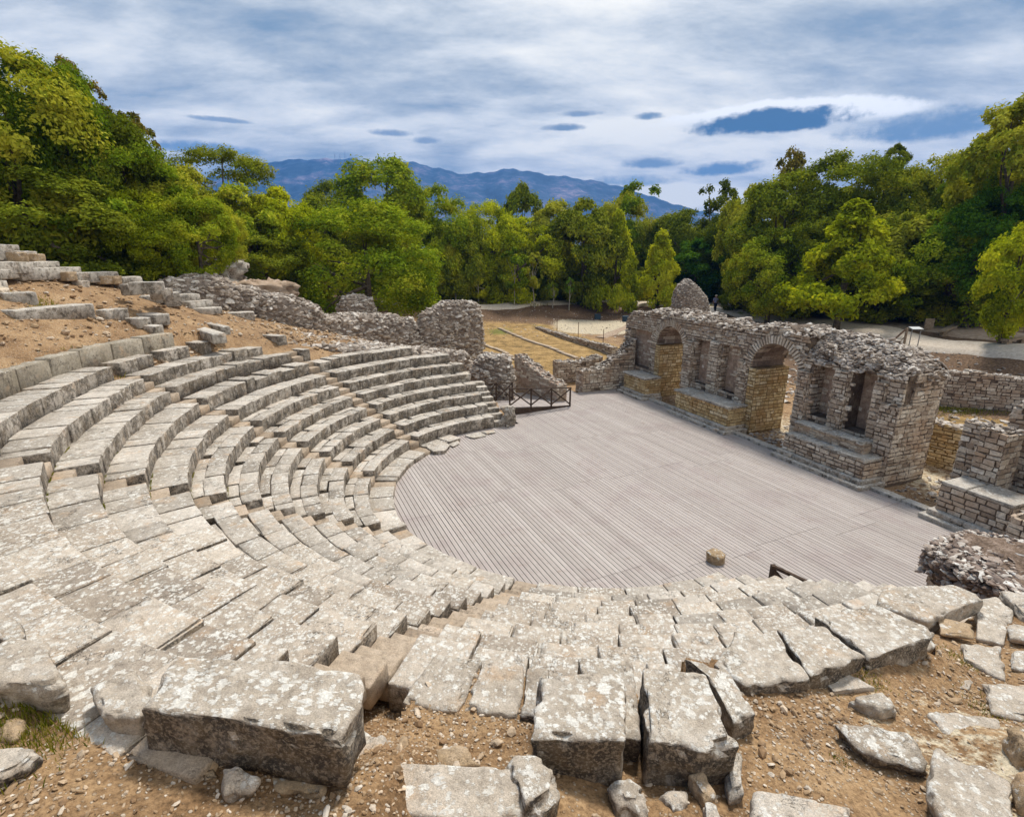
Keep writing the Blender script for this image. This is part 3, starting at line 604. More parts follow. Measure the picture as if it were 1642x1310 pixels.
gn += .25 * np.exp(-((gx + 3.1) ** 2 + (gy - 3.5) ** 2) / .5)
pl = np.zeros(len(gx))
c1_ = at(950, 528, .3); pl = np.maximum(pl, 1.4 * np.exp(-(((gx - c1_[0] - 1.5) / 5.5) ** 4 + ((gy - c1_[1]) / 4.2) ** 4)))
pl = np.maximum(pl, .62 * np.clip(1 - np.abs(tA - 3.5) / 4, 0, 1) * (sA > -2))
pl = np.maximum(pl, .50 * np.clip(1 - np.abs(gr_ - 14) / 3, 0, 1) * (azg > 275) * (azg < 330) * 1.3)
gset('litter', lit); gset('drygrass', dg * .9); gset('green', gn); gset('pale', pl)

def strip(name, pts, w, mat, lift, label, sub=10, wj=0.0):
    pts = np.array(pts, float); mb = MB(); V = []
    seg = []
    for i in range(len(pts) - 1):
        p0 = pts[max(i - 1, 0)]; p1 = pts[i]; p2 = pts[i + 1]; p3 = pts[min(i + 2, len(pts) - 1)]
        for j in range(sub):
            u = j / sub; seg.append(.5 * ((2 * p1) + (-p0 + p2) * u + (2 * p0 - 5 * p1 + 4 * p2 - p3) * u * u + (-p0 + 3 * p1 - 3 * p2 + p3) * u ** 3))
    seg.append(pts[-1]); seg = np.array(seg); n = len(seg); nc = 9
    for i in range(n):
        d = seg[min(i + 1, n - 1)] - seg[max(i - 1, 0)]; d /= np.linalg.norm(d); nn = np.array([-d[1], d[0]])
        ww = w * (1 + wj * math.sin(i * 1.3) * .5 + wj * math.sin(i * .37) * .5)
        for j in range(nc): V.append(seg[i] + nn * ww * (j / (nc - 1) - .5))
    V = np.array(V); z = gz(V[:, 0], V[:, 1]) + lift
    e = (np.arange(len(V)) % nc); z = np.where((e == 0) | (e == nc - 1), z - lift - .12, z)
    q = [(i * nc + j, i * nc + j + 1, (i + 1) * nc + j + 1, (i + 1) * nc + j) for i in range(n - 1) for j in range(nc - 1)]
    mb.add(np.column_stack([V, z]), q); o = mb.build(name, mat, smooth_=True); tag(o, label, None, None, 'structure'); return o
strip('path', PATH, 2.7, M['path'], .20, 'pale gravel walking path curving in front of the trees', 14, .12)
strip('path', [(24.5, 66), (30, 52), (33.5, 43), (37, 34), (42, 26)], 6.5, M['dust'], .10, 'brown trodden clearing beside the gravel path', 14, .1)
cross = [(-2.2, 62.0), (-6, 65), (-9, 71)]
strip('path', [(8.5, 50), (12, 56), (15, 62), (14, 69)], 1.1, M['dust'], .08, 'narrow dusty track climbing from the excavation to the path', 12, .2)

# ------------------------------------------------------------------ orchestra floor of boards
BD = np.array([-.414, .910]); BN = np.array([.910, .414])
seams0 = [float((at(x, y, 0)[:2] - CC) @ BD) for x, y in ((645, 835), (953, 758), (1176, 907))]
rng = np.random.default_rng(5)
mb = MB(); pitch = .132; gapw = .018
A0v = A0 - CC
i_lo, i_hi = int(-8.6 / pitch), int(14.5 / pitch)
off = 0.0; left = 0
for i in range(i_lo, i_hi):
    if left <= 0: left = rng.integers(6, 22); off = rng.choice([0, .0, .18, -.35, .7]) ; 
    left -= 1
    n_ = i * pitch
    lo, hi = -14.5, 17.5
    # clip at the stage front line (t = 0.02) and the rear wall
    def clip_line(p, d, n, c):      # keep (p + v d - ...) . n <= c
        a_ = p @ n - c; b_ = d @ n
        return a_, b_
    p = CC + BN * n_
    a_, b_ = (p - A0) @ NS - .46, BD @ NS
    if abs(b_) > 1e-6:
        v_ = -a_ / b_
        if b_ > 0: hi = min(hi, v_)
        else: lo = max(lo, v_)
    # far end line just short of the wall return
    a2, b2 = (p - (A0 + US * -.1)) @ US, BD @ US
    v2 = -a2 / b2
    lim_ = v2 + (2.2 if (p + BD * v2 - A0) @ NS < -2.4 else .0)
    hi = min(hi, lim_)
    # clip where seats are (chord) on the cavea side: stay inside radius R0+.4 when azimuth is in the cavea range
    vs = np.arange(lo, hi, .1) if hi > lo else np.array([])
    if not len(vs): continue
    pp = p + BD * vs[:, None]; rr_ = np.hypot(*(pp - CC).T); az_ = np.degrees(np.arctan2(pp[:, 1] - CC[1], pp[:, 0] - CC[0])) % 360
    ok = ~((rr_ > np.where(az_ < 136, R0 + .85, R0 + .45)) & (az_ > 106) & (az_ < 299)) & (rr_ < 16)
    idx = np.where(ok)[0]
    if len(idx) < 3: continue
    for run in np.split(idx, np.where(np.diff(idx) > 1)[0] + 1):
        if len(run) < 4: continue
        v0, v1 = vs[run[0]], vs[run[-1]] + .1
        cuts = [v0] + sorted([s_ + off for s_ in (seams0[0] - 9.6, seams0[0] - 5.6, seams0[0], seams0[0] + 4.0, seams0[0] + 8.3) if v0 + .2 < s_ + off < v1 - .2]) + [v1]
        for c0, c1 in zip(cuts[:-1], cuts[1:]):
            w2 = (pitch - gapw) / 2; zt = rng.normal(0, .0012); c0b, c1b = c0 + .006, c1 - .006
            P4 = [p + BD * v + BN * w for v, w in ((c0b, -w2), (c1b, -w2), (c1b, w2), (c0b, w2))]
            hexa(mb, [(*P4[j], -.03) for j in (0, 3, 2, 1)][::1] + [(*P4[j], zt) for j in (0, 3, 2, 1)], float(np.clip(rng.normal(.5, .15), 0, 1)))
deck = mb.build('deck', M['deck']); tag(deck, 'grey weathered board floor of the orchestra', None, None, 'structure')
mb = MB(); c_ = [(-4, -5), (-9.2, -5), (-9.2, 26), (-4, 26)]
under = [st(-.1, .02, -.06), st(22, .02, -.06), st(22, -11, -.06), st(13, -17, -.06), st(0, -14, -.06), st(-2.4, -9, -.06), st(-2.4, -2.5, -.06), st(-.1, -2.5, -.06)]
cen = np.mean(under, 0); mb.add(np.array(under + [cen]), None, [(i, (i + 1) % 8, 8) for i in range(8)]); u_ = mb.build('gap_shade_sheet', M['gap']); tag(u_, None, None, None, 'structure')  # dark sheet added below the boards to stand for shade in their gaps

# ------------------------------------------------------------------ the cavea: rows of stone seats
ORD = ['', 'first', 'second', 'third', 'fourth', 'fifth', 'sixth', 'seventh', 'eighth', 'ninth', 'tenth', 'eleventh', 'twelfth']
def wedge_block(mb_name, parent, azc, Lm, r0, depth, z1, H, rng, mat, near, tilt=0.0, rnd=None, chip=.0):
    rm = r0 + depth / 2
    n = (10, 9, 6) if near > 1 else ((7, 6, 5) if near else (5, 4, 4))
    amp = .024 if near > 1 else (.016 if near else .010)
    p, q = rbox(Lm, depth, H, r=.026 if near else .028, n=n, amp=amp, freq=2.2, seed=float(rng.uniform(0, 500)), chip=.09 if near > 1 else .06)
    yaw = rng.normal(0, .007); dzr = rng.normal(0, .008); tl = rng.normal(0, .010); rl = rng.normal(0, .010) 
    dr = rng.normal(0, .012)
    x = p[:, 0] - yaw * p[:, 1]; y = p[:, 1] + yaw * p[:, 0] + dr
    z = p[:, 2] + tl * p[:, 0] + rl * p[:, 1]
    a = math.radians(azc) + x / rm; r = rm + y
    V = np.stack([CC[0] + r * np.cos(a), CC[1] + r * np.sin(a), z1 - H / 2 + z + dzr], 1)
    mb = MB(); mb.add(V, q, rnd=float(np.clip(rng.normal(.5, .26), 0, 1)) if rnd is None else rnd)
    return mb.build(mb_name, mat, parent, smooth_=True)
row_start = {0: 128, 1: 116, 2: 116, 3: 116, 4: 116, 5: 116, 6: 116.5, 7: 119, 8: 127, 9: 150, 10: 158, 11: 160}
row_end = {0: 297, 1: 297, 2: 297, 3: 297, 4: 297, 5: 297, 6: 296, 7: 283, 8: 268, 9: 253, 10: 252, 11: 252}
rng = np.random.default_rng(11)
for k in range(0, 12):
    r0 = rfront(k); z1 = ztop(k)
    lab = ('low stone kerb ring of flat slabs edging the board floor' if k == 0 else
           '%s curved row of worn stone seat blocks counted up from the board floor' % ORD[k])
    row = empty('kerb_ring' if k == 0 else 'seat_row', (*pol(215, r0), 0), lab, 'kerb' if k == 0 else 'stone seats', None if k == 0 else 'curved rows of stone seats')
    az = row_start[k]; first = True
    while az < row_end[k]:
        azlen = rng.uniform(.50, .86)
        if k == 0: azlen = rng.uniform(.7, 1.0)
        if az > 222: azlen *= rng.uniform(1.0, 1.3)
        # stop at aisles
        nxt = [a for a in AISLES if a > az]
        half = math.degrees(.30 / (r0 + .3))
        lim = min([nxt[0] - half] if nxt else [999] + [row_end[k]]) if nxt else row_end[k]
        lim = min(lim, row_end[k])
        rem = math.radians(lim - az) * (r0 + .35)
        jump = False
        if rem < azlen + .28: azlen = rem; jump = True
        if azlen > .12:
            azc = az + math.degrees(azlen / 2 / (r0 + .35)); r0 = rfront(k, azc)
            X, Y = pol(azc, r0 + .3); dist = math.hypot(X, Y)
            near = 2 if dist < 8.5 else (1 if dist < 15 else 0)
            mat = M['seat_near'] if dist < 9.5 + rng.normal(0, .8) else M['seat']
            g = .008 + abs(rng.normal(0, .008)) * (1 + .5 * near)
            if k == 0:
                if not (az < 133 and rng.random() < .3): wedge_block('kerb_slab', row, azc, azlen - g, r0, .78, z1 + rng.normal(0, .01), .30, rng, mat, near)
            else:
                H = (z1 - ztop(k - 1)) + .16
                if k in (1, 2, 3, 4, 5, 6) and azc < 250:
                    wedge_block('seat_block', row, azc, azlen - g, r0, .44, z1, H, rng, mat, near)
                    wedge_block('foot_slab', row, azc + rng.uniform(-1, 1), azlen - g, r0 + .447, TREAD - .42, z1 - .007, .2, rng, mat, 0)
                else:
                    dp = TREAD + .10; zz = z1
                    if k >= 8 and azc < 170: zz += rng.normal(0, .03)
                    if k == 11 and azc < 178:
                        if rng.random() < .25: az = az + math.degrees(azlen / (r0 + .35)); continue
                    wedge_block('seat_block', row, azc, azlen - g, r0, dp, zz, H + (.1 if near > 1 else 0), rng, mat, near)
        if jump:
            if nxt and lim < row_end[k]: az = nxt[0] + half
            else: break
        else: az += math.degrees(azlen / (r0 + .35))
# stairways
rng = np.random.default_rng(21)
stn = ['the far stairway', 'x', 'x', 'x']
stlab = ['narrow stone stairway farthest from the camera, cutting through the far seats', 'narrow stone stairway left of centre, cutting down through the curved seats',
         'narrow stone stairway beside the dark block ends at left, climbing to the lowest left corner', 'worn stone stairway running down between big slabs at the front of the picture']
kmaxs = [9, 10, 10, 11]
for ai, aaz in enumerate(AISLES):
    s_ = empty('stairway', (*pol(aaz, 7), 0), stlab[ai], 'stairs', 'narrow stairways through the seat rows')
    sw_ = .585
    for k in range(0, kmaxs[ai] + 1):
        r0 = rfront(k, aaz); zb = 0 if k == 0 else ztop(k - 1); z1 = ztop(k)
        if k == 0:
            wedge_block('step', s_, aaz, .57, r0, .77, z1 - .06, .25, rng, M['step'], 0); continue
        zm = (zb + z1) / 2
        near = 1 if ai == 3 and k > 5 else 0
        wedge_block('step', s_, aaz, .585, r0 - .02, .40, zm, .30, rng, M['step'], near)
        wedge_block('step', s_, aaz, .585, r0 + .36, .40, z1 - .01, .30, rng, M['step'], near)
for side, aend, lab in ((1, 116, 'short flight of small stone steps at the far end of the seats beside the ramp'), (-1, 297, 'small stone steps at the right hand end of the seats')):
    s_ = empty('stairway', (*pol(aend, 7), 0), lab, 'stairs', 'end steps of the seat rows')
    for k in range(1, 5):
        r0 = rfront(k); zb = ztop(k - 1) if k > 1 else 0.0; z1 = ztop(k); azs = aend - side * math.degrees(.30 / r0)
        wedge_block('step', s_, azs, .58, r0 - .02, .42, (zb + z1) / 2, .5, rng, M['seat'], 0)
        wedge_block('step', s_, azs, .58, r0 + .36, .42, z1 - .03, .6, rng, M['seat'], 0)
# the tall backed row of the left side: upright slabs behind the eleventh row
bk = empty('bench_back_row', (*pol(198, 14.1), 4.2), 'row of tall smooth brownish back slabs behind the uppermost left seats', 'stone bench backs')
az = 169.5
while az < 214:
    L_ = rng.uniform(.95, 1.5); azc = az + math.degrees(L_ / 2 / 15.4)
    o = wedge_block('back_slab', bk, azc, L_ - .03, 15.25, .5, ztop(11) + .50 + rng.normal(0, .012), .75, rng, M['back'], 1)
    az += math.degrees(L_ / 15.4)

# ------------------------------------------------------------------ traced loose slabs and boulders
def slab_mesh(mb, pts, zt, th, seed, M_=72, amp=.018, rnd_r=.03, taper=.04, boulder=0.0, rnd=0.5, tiltz=None):
    """pts: photo pixels of the top outline, zt: height(s) of the top, th: thickness"""
    zs = zt if isinstance(zt, (list, tuple)) else [zt] * len(pts)
    P = np.array([at(x, y, z) for (x, y), z in zip(pts, zs)])
    return slab_world(mb, P, th, seed, M_, amp, rnd_r, taper, boulder, rnd)
def slab_world(mb, P, th, seed, M_=72, amp=.018, rnd_r=.03, taper=.04, boulder=0.0, rnd=0.5):
    P = np.asarray(P, float); area = 0.5 * sum(P[i][0] * P[(i + 1) % len(P)][1] - P[(i + 1) % len(P)][0] * P[i][1] for i in range(len(P)))
    if area < 0: P = P[::-1]
    seg = np.linalg.norm(np.roll(P, -1, 0) - P, axis=1); cum = np.concatenate([[0], np.cumsum(seg)]); tot = cum[-1]
    s = np.linspace(0, tot, M_, endpoint=False); Q = np.array([np.interp(s, cum, np.append(P[:, a], P[0, a])) for a in range(3)]).T
    if boulder:
        for _ in range(int(3 + boulder * 8)): Q = .5 * Q + .25 * (np.roll(Q, 1, 0) + np.roll(Q, -1, 0))
    else: Q = .7 * Q + .15 * (np.roll(Q, 1, 0) + np.roll(Q, -1, 0))
    c = Q.mean(0); size = tot / 4; rr = min(rnd_r + boulder * .25 * th, th * .45)
    prof = [(.18, 0, 0), (.36, 0, 0), (.52, 0, 0), (.66, 0, 0), (.78, 0, 0), (.87, 0, 0)]
    k = rr / size
    for a in np.linspace(0, math.pi / 2, 5): prof.append((1 - 2 * k + 2 * k * math.sin(a), -rr * (1 - math.cos(a)), 0))
    for f in np.linspace(0, 1, 7)[1:]: prof.append((1 - taper * f * (1 + boulder), -rr - (th - rr) * f, 0))
    prof.append((.6, -th, 0))
    V = [c + np.zeros(3)]; V[0] = c.copy(); V[0][2] = Q[:, 2].mean()
    rings = []
    for pi_, (sc, dz_, _) in enumerate(prof):
        w = sc * (1 - 2 * k) / .93 if pi_ < 6 else sc; r_ = Q.copy(); r_[:, :2] = c[:2] + (Q[:, :2] - c[:2]) * w; r_[:, 2] = c[2] + (Q[:, 2] - c[2]) * min(1, w) + dz_ ; rings.append(r_)
    V = np.concatenate([[V[0]]] + rings + [[[c[0], c[1], c[2] - th]]])
    nr = len(rings); outw = V.copy(); outw[:, :2] -= c[:2]; outw[:, 2] = 0; ln = np.hypot(outw[:, 0], outw[:, 1]) + 1e-6; outw /= ln[:, None]
    sd = seed * 7.31
    f1 = fbm(V * 3.2 + sd, 4); f2 = fbm(V * 11 + sd, 2)
    idx = np.repeat(np.arange(nr), M_); side = np.concatenate([[0], (idx >= 8), [1]]).astype(float); topm = 1 - side
    A_ = amp * (1 + 2.2 * boulder)
    V = V + outw * (f1 * 2.4 * A_ + f2 * 1.0 * A_)[:, None] * side[:, None] * 1.2
    V[:, 2] += (f1 * A_ * .9 + f2 * A_ * .35) * (topm * .9 + .1)
    edge = np.concatenate([[0], ((idx >= 6) & (idx <= 11)), [0]]).astype(float)
    chip = np.clip(fbm(V * 6.3 + sd * 2, 2) - .1, 0, 1) * edge
    V[:, 2] -= chip * .13 * min(1, th * 3); V -= outw * (chip * .09)[:, None]
    q = []; t = []
    for j in range(M_): t.append((0, 1 + j, 1 + (j + 1) % M_))
    for r in range(nr - 1):
        for j in range(M_):
            k2 = (j + 1) % M_; q.append((1 + r * M_ + j, 1 + (r + 1) * M_ + j, 1 + (r + 1) * M_ + k2, 1 + r * M_ + k2))
    b0 = 1 + (nr - 1) * M_
    for j in range(M_): t.append((len(V) - 1, b0 + (j + 1) % M_, b0 + j))
    mb.add(V, q, t, rnd)
    return c
for i, (pts, z, th, mt, bo, nm, cat, lab) in enumerate(SL):
    mb = MB(); slab_mesh(mb, pts, z, th, i + 3, boulder=bo, taper=.03 if not bo else .12, rnd=.35 + .3 * ((i * 37) % 10) / 10, M_=88)
    o = mb.build(nm, M[mt], smooth_=True); tag(o, lab, cat)

# ------------------------------------------------------------------ masonry builders
def masonry(mb, O, U, Nn, w, z0, z1, rng, ch=.145, lmin=.18, lmax=.42, proud=.032, hole=None, jit=.013, top=None, keep=1.0, gap=.024):
    """courses of individual squared stones on the rectangle O + U a + z, a in 0..w; Nn is the outward normal"""
    U = np.array([U[0], U[1], 0.]); Nn = np.array([Nn[0], Nn[1], 0.]); Zv = np.array([0, 0, 1.])
    z = z0
    while z < z1 - .03:
        h = min(ch * rng.uniform(.75, 1.3), z1 - z); a = -rng.uniform(0, .1)
        wav = rng.normal(0, .006)
        while a < w - .02:
            L = rng.uniform(lmin, lmax); L = min(L, w - a)
            a0, a1 = max(a, -.01), a + L; a += L
            if a1 - a0 < .04: continue
            am, zm = (a0 + a1) / 2, z + h / 2
            if hole and hole(am, zm): continue
            if top is not None and zm > top(am): continue
            if rng.random() > keep: continue
            g = gap / 2; pr = proud * rng.uniform(.5, 1.35); dpt = .05
            base = [(a0 + g, z + g), (a1 - g, z + g), (a1 - g, z + h - g), (a0 + g, z + h - g)]
            P8 = []
            for dd, sh in ((-dpt, 0), (pr, .006)):
                for (aa_, zz_) in base:
                    ja, jz = rng.normal(0, jit), rng.normal(0, jit)
                    ca = sh * (1 if aa_ < am else -1); cz = sh * (1 if zz_ < zm else -1)
                    P8.append(np.array([O[0], O[1], 0.]) + U * (aa_ + ja + ca) + Zv * (zz_ + wav + jz + cz) + Nn * (dd + (rng.normal(0, jit * .5) if dd > 0 else 0)))
            v = float(np.clip(rng.beta(2.2, 2.0), 0, 1)); mb.add(P8, BOXQ, rnd=v)
        z += h
def prism(mb, outline, t0, t1, frame=None, rnd=.5):
    """outline in (s, z); extruded from t0 to t1 in the stage frame"""
    import mathutils.geometry as G
    tris = G.tessellate_polygon([[Vector((a, b, 0)) for a, b in outline]]); n = len(outline)
    f = frame or st
    V = [f(a, t0, b) for a, b in outline] + [f(a, t1, b) for a, b in outline]
    T = [tuple(t) for t in tris] + [tuple(n + i for i in t[::-1]) for t in tris]
    mb.add(V, [(i, (i + 1) % n, n + (i + 1) % n, n + i) for i in range(n)], T, rnd)
def rubble_top(mb, s0, s1, t0, t1, zf, rng, n, size=(.07, .2), frame=None):
    f = frame or st; s = rng.uniform(s0, s1, n); t = rng.uniform(t0, t1, n)
    C = np.array([f(a, b, zf(a, b)) for a, b in zip(s, t)]); C[:, 2] += rng.uniform(-.05, .05, n)
    rocks(mb, C, rng.uniform(size[0], size[1], n) * rng.choice([1, 1, 1.4], n), rng, .6)

# ------------------------------------------------------------------ the stage building
rng = np.random.default_rng(77)
stage = empty('stage_building', st(7.5, 2.4, 0), 'long ruined stage wall of small stone courses with two arches, niches and a rubble top', 'ancient ruin')
ARCH = [(3.05, 1.15, 2.95), (9.98, 1.24, 2.92)]
TOPS = [(-1.35, 2.0), (-1.2, 3.2), (-1.0, 4.2), (-.4, 4.55), (.6, 4.72), (1.7, 4.70), (2.6, 4.78), (3.4, 4.85), (4.5, 4.78), (5.2, 4.66), (6.2, 4.72), (7.2, 4.58), (8.2, 4.62), (9.4, 4.80), (10.2, 4.86), (11.4, 4.72), (12.4, 4.78), (13.4, 4.66), (14.2, 4.5), (14.9, 4.3), (15.2, 4.0), (15.5, 3.4)]
TX = np.array(TOPS)
def topz(s): return float(np.interp(s, TX[:, 0], TX[:, 1])) + .06 * math.sin(s * 7.1) + .04 * math.sin(s * 17.3)
def top_outline(s0, s1, step=.22, drop=0.0): return [(s, topz(s) - drop - .05 * abs(math.sin(s * 11.7))) for s in np.arange(s1, s0 - .001, -step)]
def arch_pts(c, r, zs, n=16): return [(c + r * math.cos(a), zs + r * math.sin(a)) for a in np.linspace(0, math.pi, n)]
def wall_outline(s0, s1, drop=0.0, base=-.3, arches=ARCH, rr=0.0):
    o = [(s0, base)]
    for c, r, zs in arches:
        if s0 < c - r and c + r < s1:
            o += [(c - r - rr, base), (c - r - rr, zs)] + [(c - (r + rr) * math.cos(a), zs + (r + rr) * math.sin(a)) for a in np.linspace(0, math.pi, 15)[1:-1]] + [(c + r + rr, zs), (c + r + rr, base)]
    o += [(s1, base)] + top_outline(s0, s1, drop=drop)
    if abs(o[-1][0] - s0) > .02: o.append((s0, topz(s0) - drop))
    return o
mb = MB(); prism(mb, wall_outline(-1.3, 11.5), 1.85, 3.35); prism(mb, wall_outline(11.5, 15.3), 2.42, 3.35)
# front layer: everything but the niches
NICH = [(-.75, 1.35, 1.35, 3.6), (5.05, 6.15, 1.45, 3.7), (6.95, 8.05, 1.45, 3.7), (11.85, 12.78, 1.62, 3.75), (13.42, 14.32, 1.5, 3.75)]
def in_niche(s, z, e=0.0):
    for a, b_, z0_, z1_ in NICH:
        if a - e < s < b_ + e and z0_ - e < z < z1_ + e: return True
    return False
def in_arch(s, z, rr=0.0):
    for c, r, zs in ARCH:
        if abs(s - c) < r + rr and z < zs: return True
        if z >= zs and math.hypot(s - c, z - zs) < r + rr: return True
    return False
cells = []
ds, dzc = .1, .1
for s_ in np.arange(-1.25, 15.2, ds):
    z_ = -.3
    run0 = None
    for z_ in np.arange(-.3, 5.2, dzc):
        ok = not in_niche(s_ + ds / 2, z_ + dzc / 2) and not in_arch(s_ + ds / 2, z_ + dzc / 2) and z_ + dzc < topz(s_) - .02
        if s_ > 11.4 and z_ > 3.72: ok = False
        if ok and run0 is None: run0 = z_
        if (not ok or z_ > 5.0) and run0 is not None:
            tb_ = 1.9 if s_ < 11.45 else 2.45; a = [st(s_ - .001, 1.42, run0), st(s_ + ds + .001, 1.42, run0), st(s_ + ds + .001, tb_, run0), st(s_ - .001, tb_, run0)]
            b_ = [p + np.array([0, 0, z_ - run0]) for p in a]
            hexa(mb, a + b_); run0 = None
for s_ in np.arange(11.5, 15.2, .2):
    for (ta, tb, zt2) in ((1.50, 2.45, 3.95), (1.85, 2.45, 4.35)):
        q4 = [st(s_, ta, 3.66), st(s_ + .2, ta, 3.66), st(s_ + .2, tb, 3.66), st(s_, tb, 3.66)]; hexa(mb, q4 + [p + np.array([0, 0, min(zt2, topz(s_) - .1) - 3.66 + .04 * math.sin(s_ * 9)]) for p in q4])
core = mb.build('wall_core', M['mortar'], stage)
for a, b_, z0_, z1_ in NICH:
    tn_ = 1.80 if a < 11.5 else 2.05; mb = MB(); P8 = [st(a, tn_, z0_), st(b_, tn_, z0_), st(b_, tn_ + .08, z0_), st(a, tn_ + .08, z0_)]; hexa(mb, P8 + [p + np.array([0, 0, z1_ - z0_]) for p in P8])
    mb.build('niche_plaster', M['plaster'], stage)
mb = MB()
hole = lambda s, z: in_niche(s, z) or in_arch(s, z, .30 if z > 2.9 else -.0) or (s > 11.4 and z > 3.75)
masonry(mb, st(-1.3, 1.42, 0), US, -NS, 16.6, -.05, 4.9, rng, hole=lambda a, z: hole(a - 1.3, z), top=lambda a: topz(a - 1.3) - .05, keep=.97)
# returns of the niches (the pilaster flanks facing the camera end)
for a, b_, z0_, z1_ in NICH:
    dn_ = .40 if a < 11.5 else .65
    masonry(mb, st(a, 1.42, 0), NS, US, dn_, z0_, z1_, rng, proud=.02)
    masonry(mb, st(b_, 1.42, 0), NS, -US, dn_, z0_, z1_, rng, proud=.02)
    masonry(mb, st(a, 1.40 + dn_, 0), US, -NS, b_ - a, z0_, z1_, rng, proud=.012, keep=.35)
# back face and far end
masonry(mb, st(-1.3, 3.35, 0), US, NS, 16.6, .0, 4.7, rng, hole=lambda a, z: in_arch(a - 1.3, z), top=lambda a: topz(a - 1.3) - .1, ch=.13, lmax=.4)
masonry(mb, st(-1.3, 1.42, 0), NS, -US, 1.95, .0, 4.0, rng, ch=.12)
masonry(mb, st(15.3, 1.85, 0), NS, US, 1.5, 2.2, 3.9, rng, keep=.9)
mb.build('stone_facing', M['ashlar'], stage)
# golden jambs inside the arches
for c, r, zs in ARCH:
    mb = MB()
    masonry(mb, st(c + r, 1.42, 0), NS, -US, 1.95, -.02, zs - .02, rng, proud=.02, gap=.032, jit=.009)
    mb.build('golden_jamb', M['gold'], stage)
    e_ = .40; b0_, b1_ = c - r - .02, c - r + e_; mc = MB(); P8 = [st(b0_, 1.37, -.1), st(b1_, 1.37, -.1), st(b1_, 3.3, -.1), st(b0_, 3.3, -.1)]
    hexa(mc, P8 + [p + np.array([0, 0, zs + .08]) for p in P8]); bp_ = mc.build('brick_pier', M['goldmortar'], stage)
    mb = MB(); masonry(mb, st(b1_, 1.37, 0), NS, US, 1.93, -.02, zs - .02, rng, proud=.02, gap=.032, jit=.009); masonry(mb, st(b0_, 1.37, 0), US, -NS, e_ + .02, -.02, zs - .02, rng, proud=.02, gap=.032, jit=.009)
    mb.build('pier_stones', M['gold'], bp_); mb = MB()
    # soffit
    for a0 in np.linspace(0, math.pi, 17)[:-1]:
        a1 = a0 + math.pi / 16; tt = 1.45
        while tt < 3.3:
            L = rng.uniform(.2, .5); t1_ = min(tt + L, 3.34); ri = r - rng.uniform(.005, .03)
            P8 = []
            for rad_ in (ri, r + .03):
                for (aa_, t_) in ((a0 + .006, tt + .008), (a1 - .006, tt + .008), (a1 - .006, t1_ - .008), (a0 + .006, t1_ - .008)):
                    P8.append(st(c + rad_ * math.cos(aa_), t_, zs + rad_ * math.sin(aa_)))
            mb.add(P8, BOXQ[:, ::-1], rnd=float(rng.uniform(.1, .8))); tt = t1_
    mb.build('arch_soffit', M['conglomerate_bits'], stage)
# voussoirs
for ai_, (c, r, zs) in enumerate(ARCH):
    mb = MB(); n = 30
    for i in range(n):
        a0, a1 = math.pi * i / n, math.pi * (i + 1) / n; am = (a0 + a1) / 2
        w = (a1 - a0) * .5 * .62; ro = r + .33 + rng.normal(0, .012); pf = 1.42 - .07 + rng.normal(0, .008)
        P8 = []
        for t_ in (1.75, pf):
            for rad_, aa_ in ((r - .01, am - w), (ro, am - w * .93), (ro, am + w * .93), (r - .01, am + w)):
                P8.append(st(c + rad_ * math.cos(aa_), t_, zs + rad_ * math.sin(aa_)))
        mb.add(P8, BOXQ, rnd=float(rng.uniform(.35, .95)))
    for rr_ in ((r + .36),):
        for a in np.arange(0, math.pi, .12):
            C = st(c + rr_ * math.cos(a), 1.36, zs + rr_ * math.sin(a)); rocks(mb, [C], rng.uniform(.09, .15), rng, .6)
    mb.build('arch_ring', M['ashlar'], stage)
# projecting slim piers on the front
for s0_, s1_, z1_ in ((4.38, 4.98, 3.55), (6.25, 6.85, 3.75), (8.15, 8.66, 3.15), (11.30, 11.78, 3.3), (12.85, 13.35, 3.62), (14.36, 14.72, 3.5)):
    mb = MB(); mc = MB(); P8 = [st(s0_, 1.28, -.1), st(s1_, 1.28, -.1), st(s1_, 1.5, -.1), st(s0_, 1.5, -.1)]; hexa(mc, P8 + [p + np.array([0, 0, z1_ + .06]) for p in P8])
    masonry(mb, st(s0_, 1.28, 0), US, -NS, s1_ - s0_, -.02, z1_, rng); masonry(mb, st(s1_, 1.28, 0), NS, US, .16, -.02, z1_, rng); masonry(mb, st(s0_, 1.28, 0), NS, -US, .16, -.02, z1_, rng)
    pc_ = mc.build('slim_pier', M['mortar'], stage); mb.build('pier_facing', M['ashlar'], pc_)
# rubble crest
mb = MB()
rubble_top(mb, -1.3, 11.6, 1.3, 3.4, lambda s, t: topz(s) - .06 - .15 * max(0, 1.6 - t) + .08 * math.sin(s * 3.1 + t * 2), rng, 3000, size=(.08, .24))
rubble_top(mb, 11.3, 15.4, 2.3, 3.4, lambda s, t: topz(s) - .06, rng, 700, size=(.08, .24))
rubble_top(mb, 11.2, 15.3, 1.38, 2.5, lambda s, t: min(topz(s), 3.74 + (t - 1.38) * .95 + .10 * math.sin(s * 5)), rng, 1700, size=(.08, .24))
rubble_top(mb, -1.6, -.9, 1.4, 3.2, lambda s, t: 2.0 + (s + 1.6) * 3.2, rng, 160)
for a, b_, z0_, z1_ in NICH[1:]:
    n = 120; s = rng.uniform(a - .1, b_ + .1, n); C = np.array([st(q_, 1.40 + rng.uniform(-.03, .3), z1_ + .02 + rng.uniform(-.05, .45) + .25 * math.sin((q_ - a) / (b_ - a) * math.pi)) for q_ in s]); rocks(mb, C, rng.uniform(.07, .17, n), rng, .7)
mb.build('rubble_crest', M['rubble'], stage)
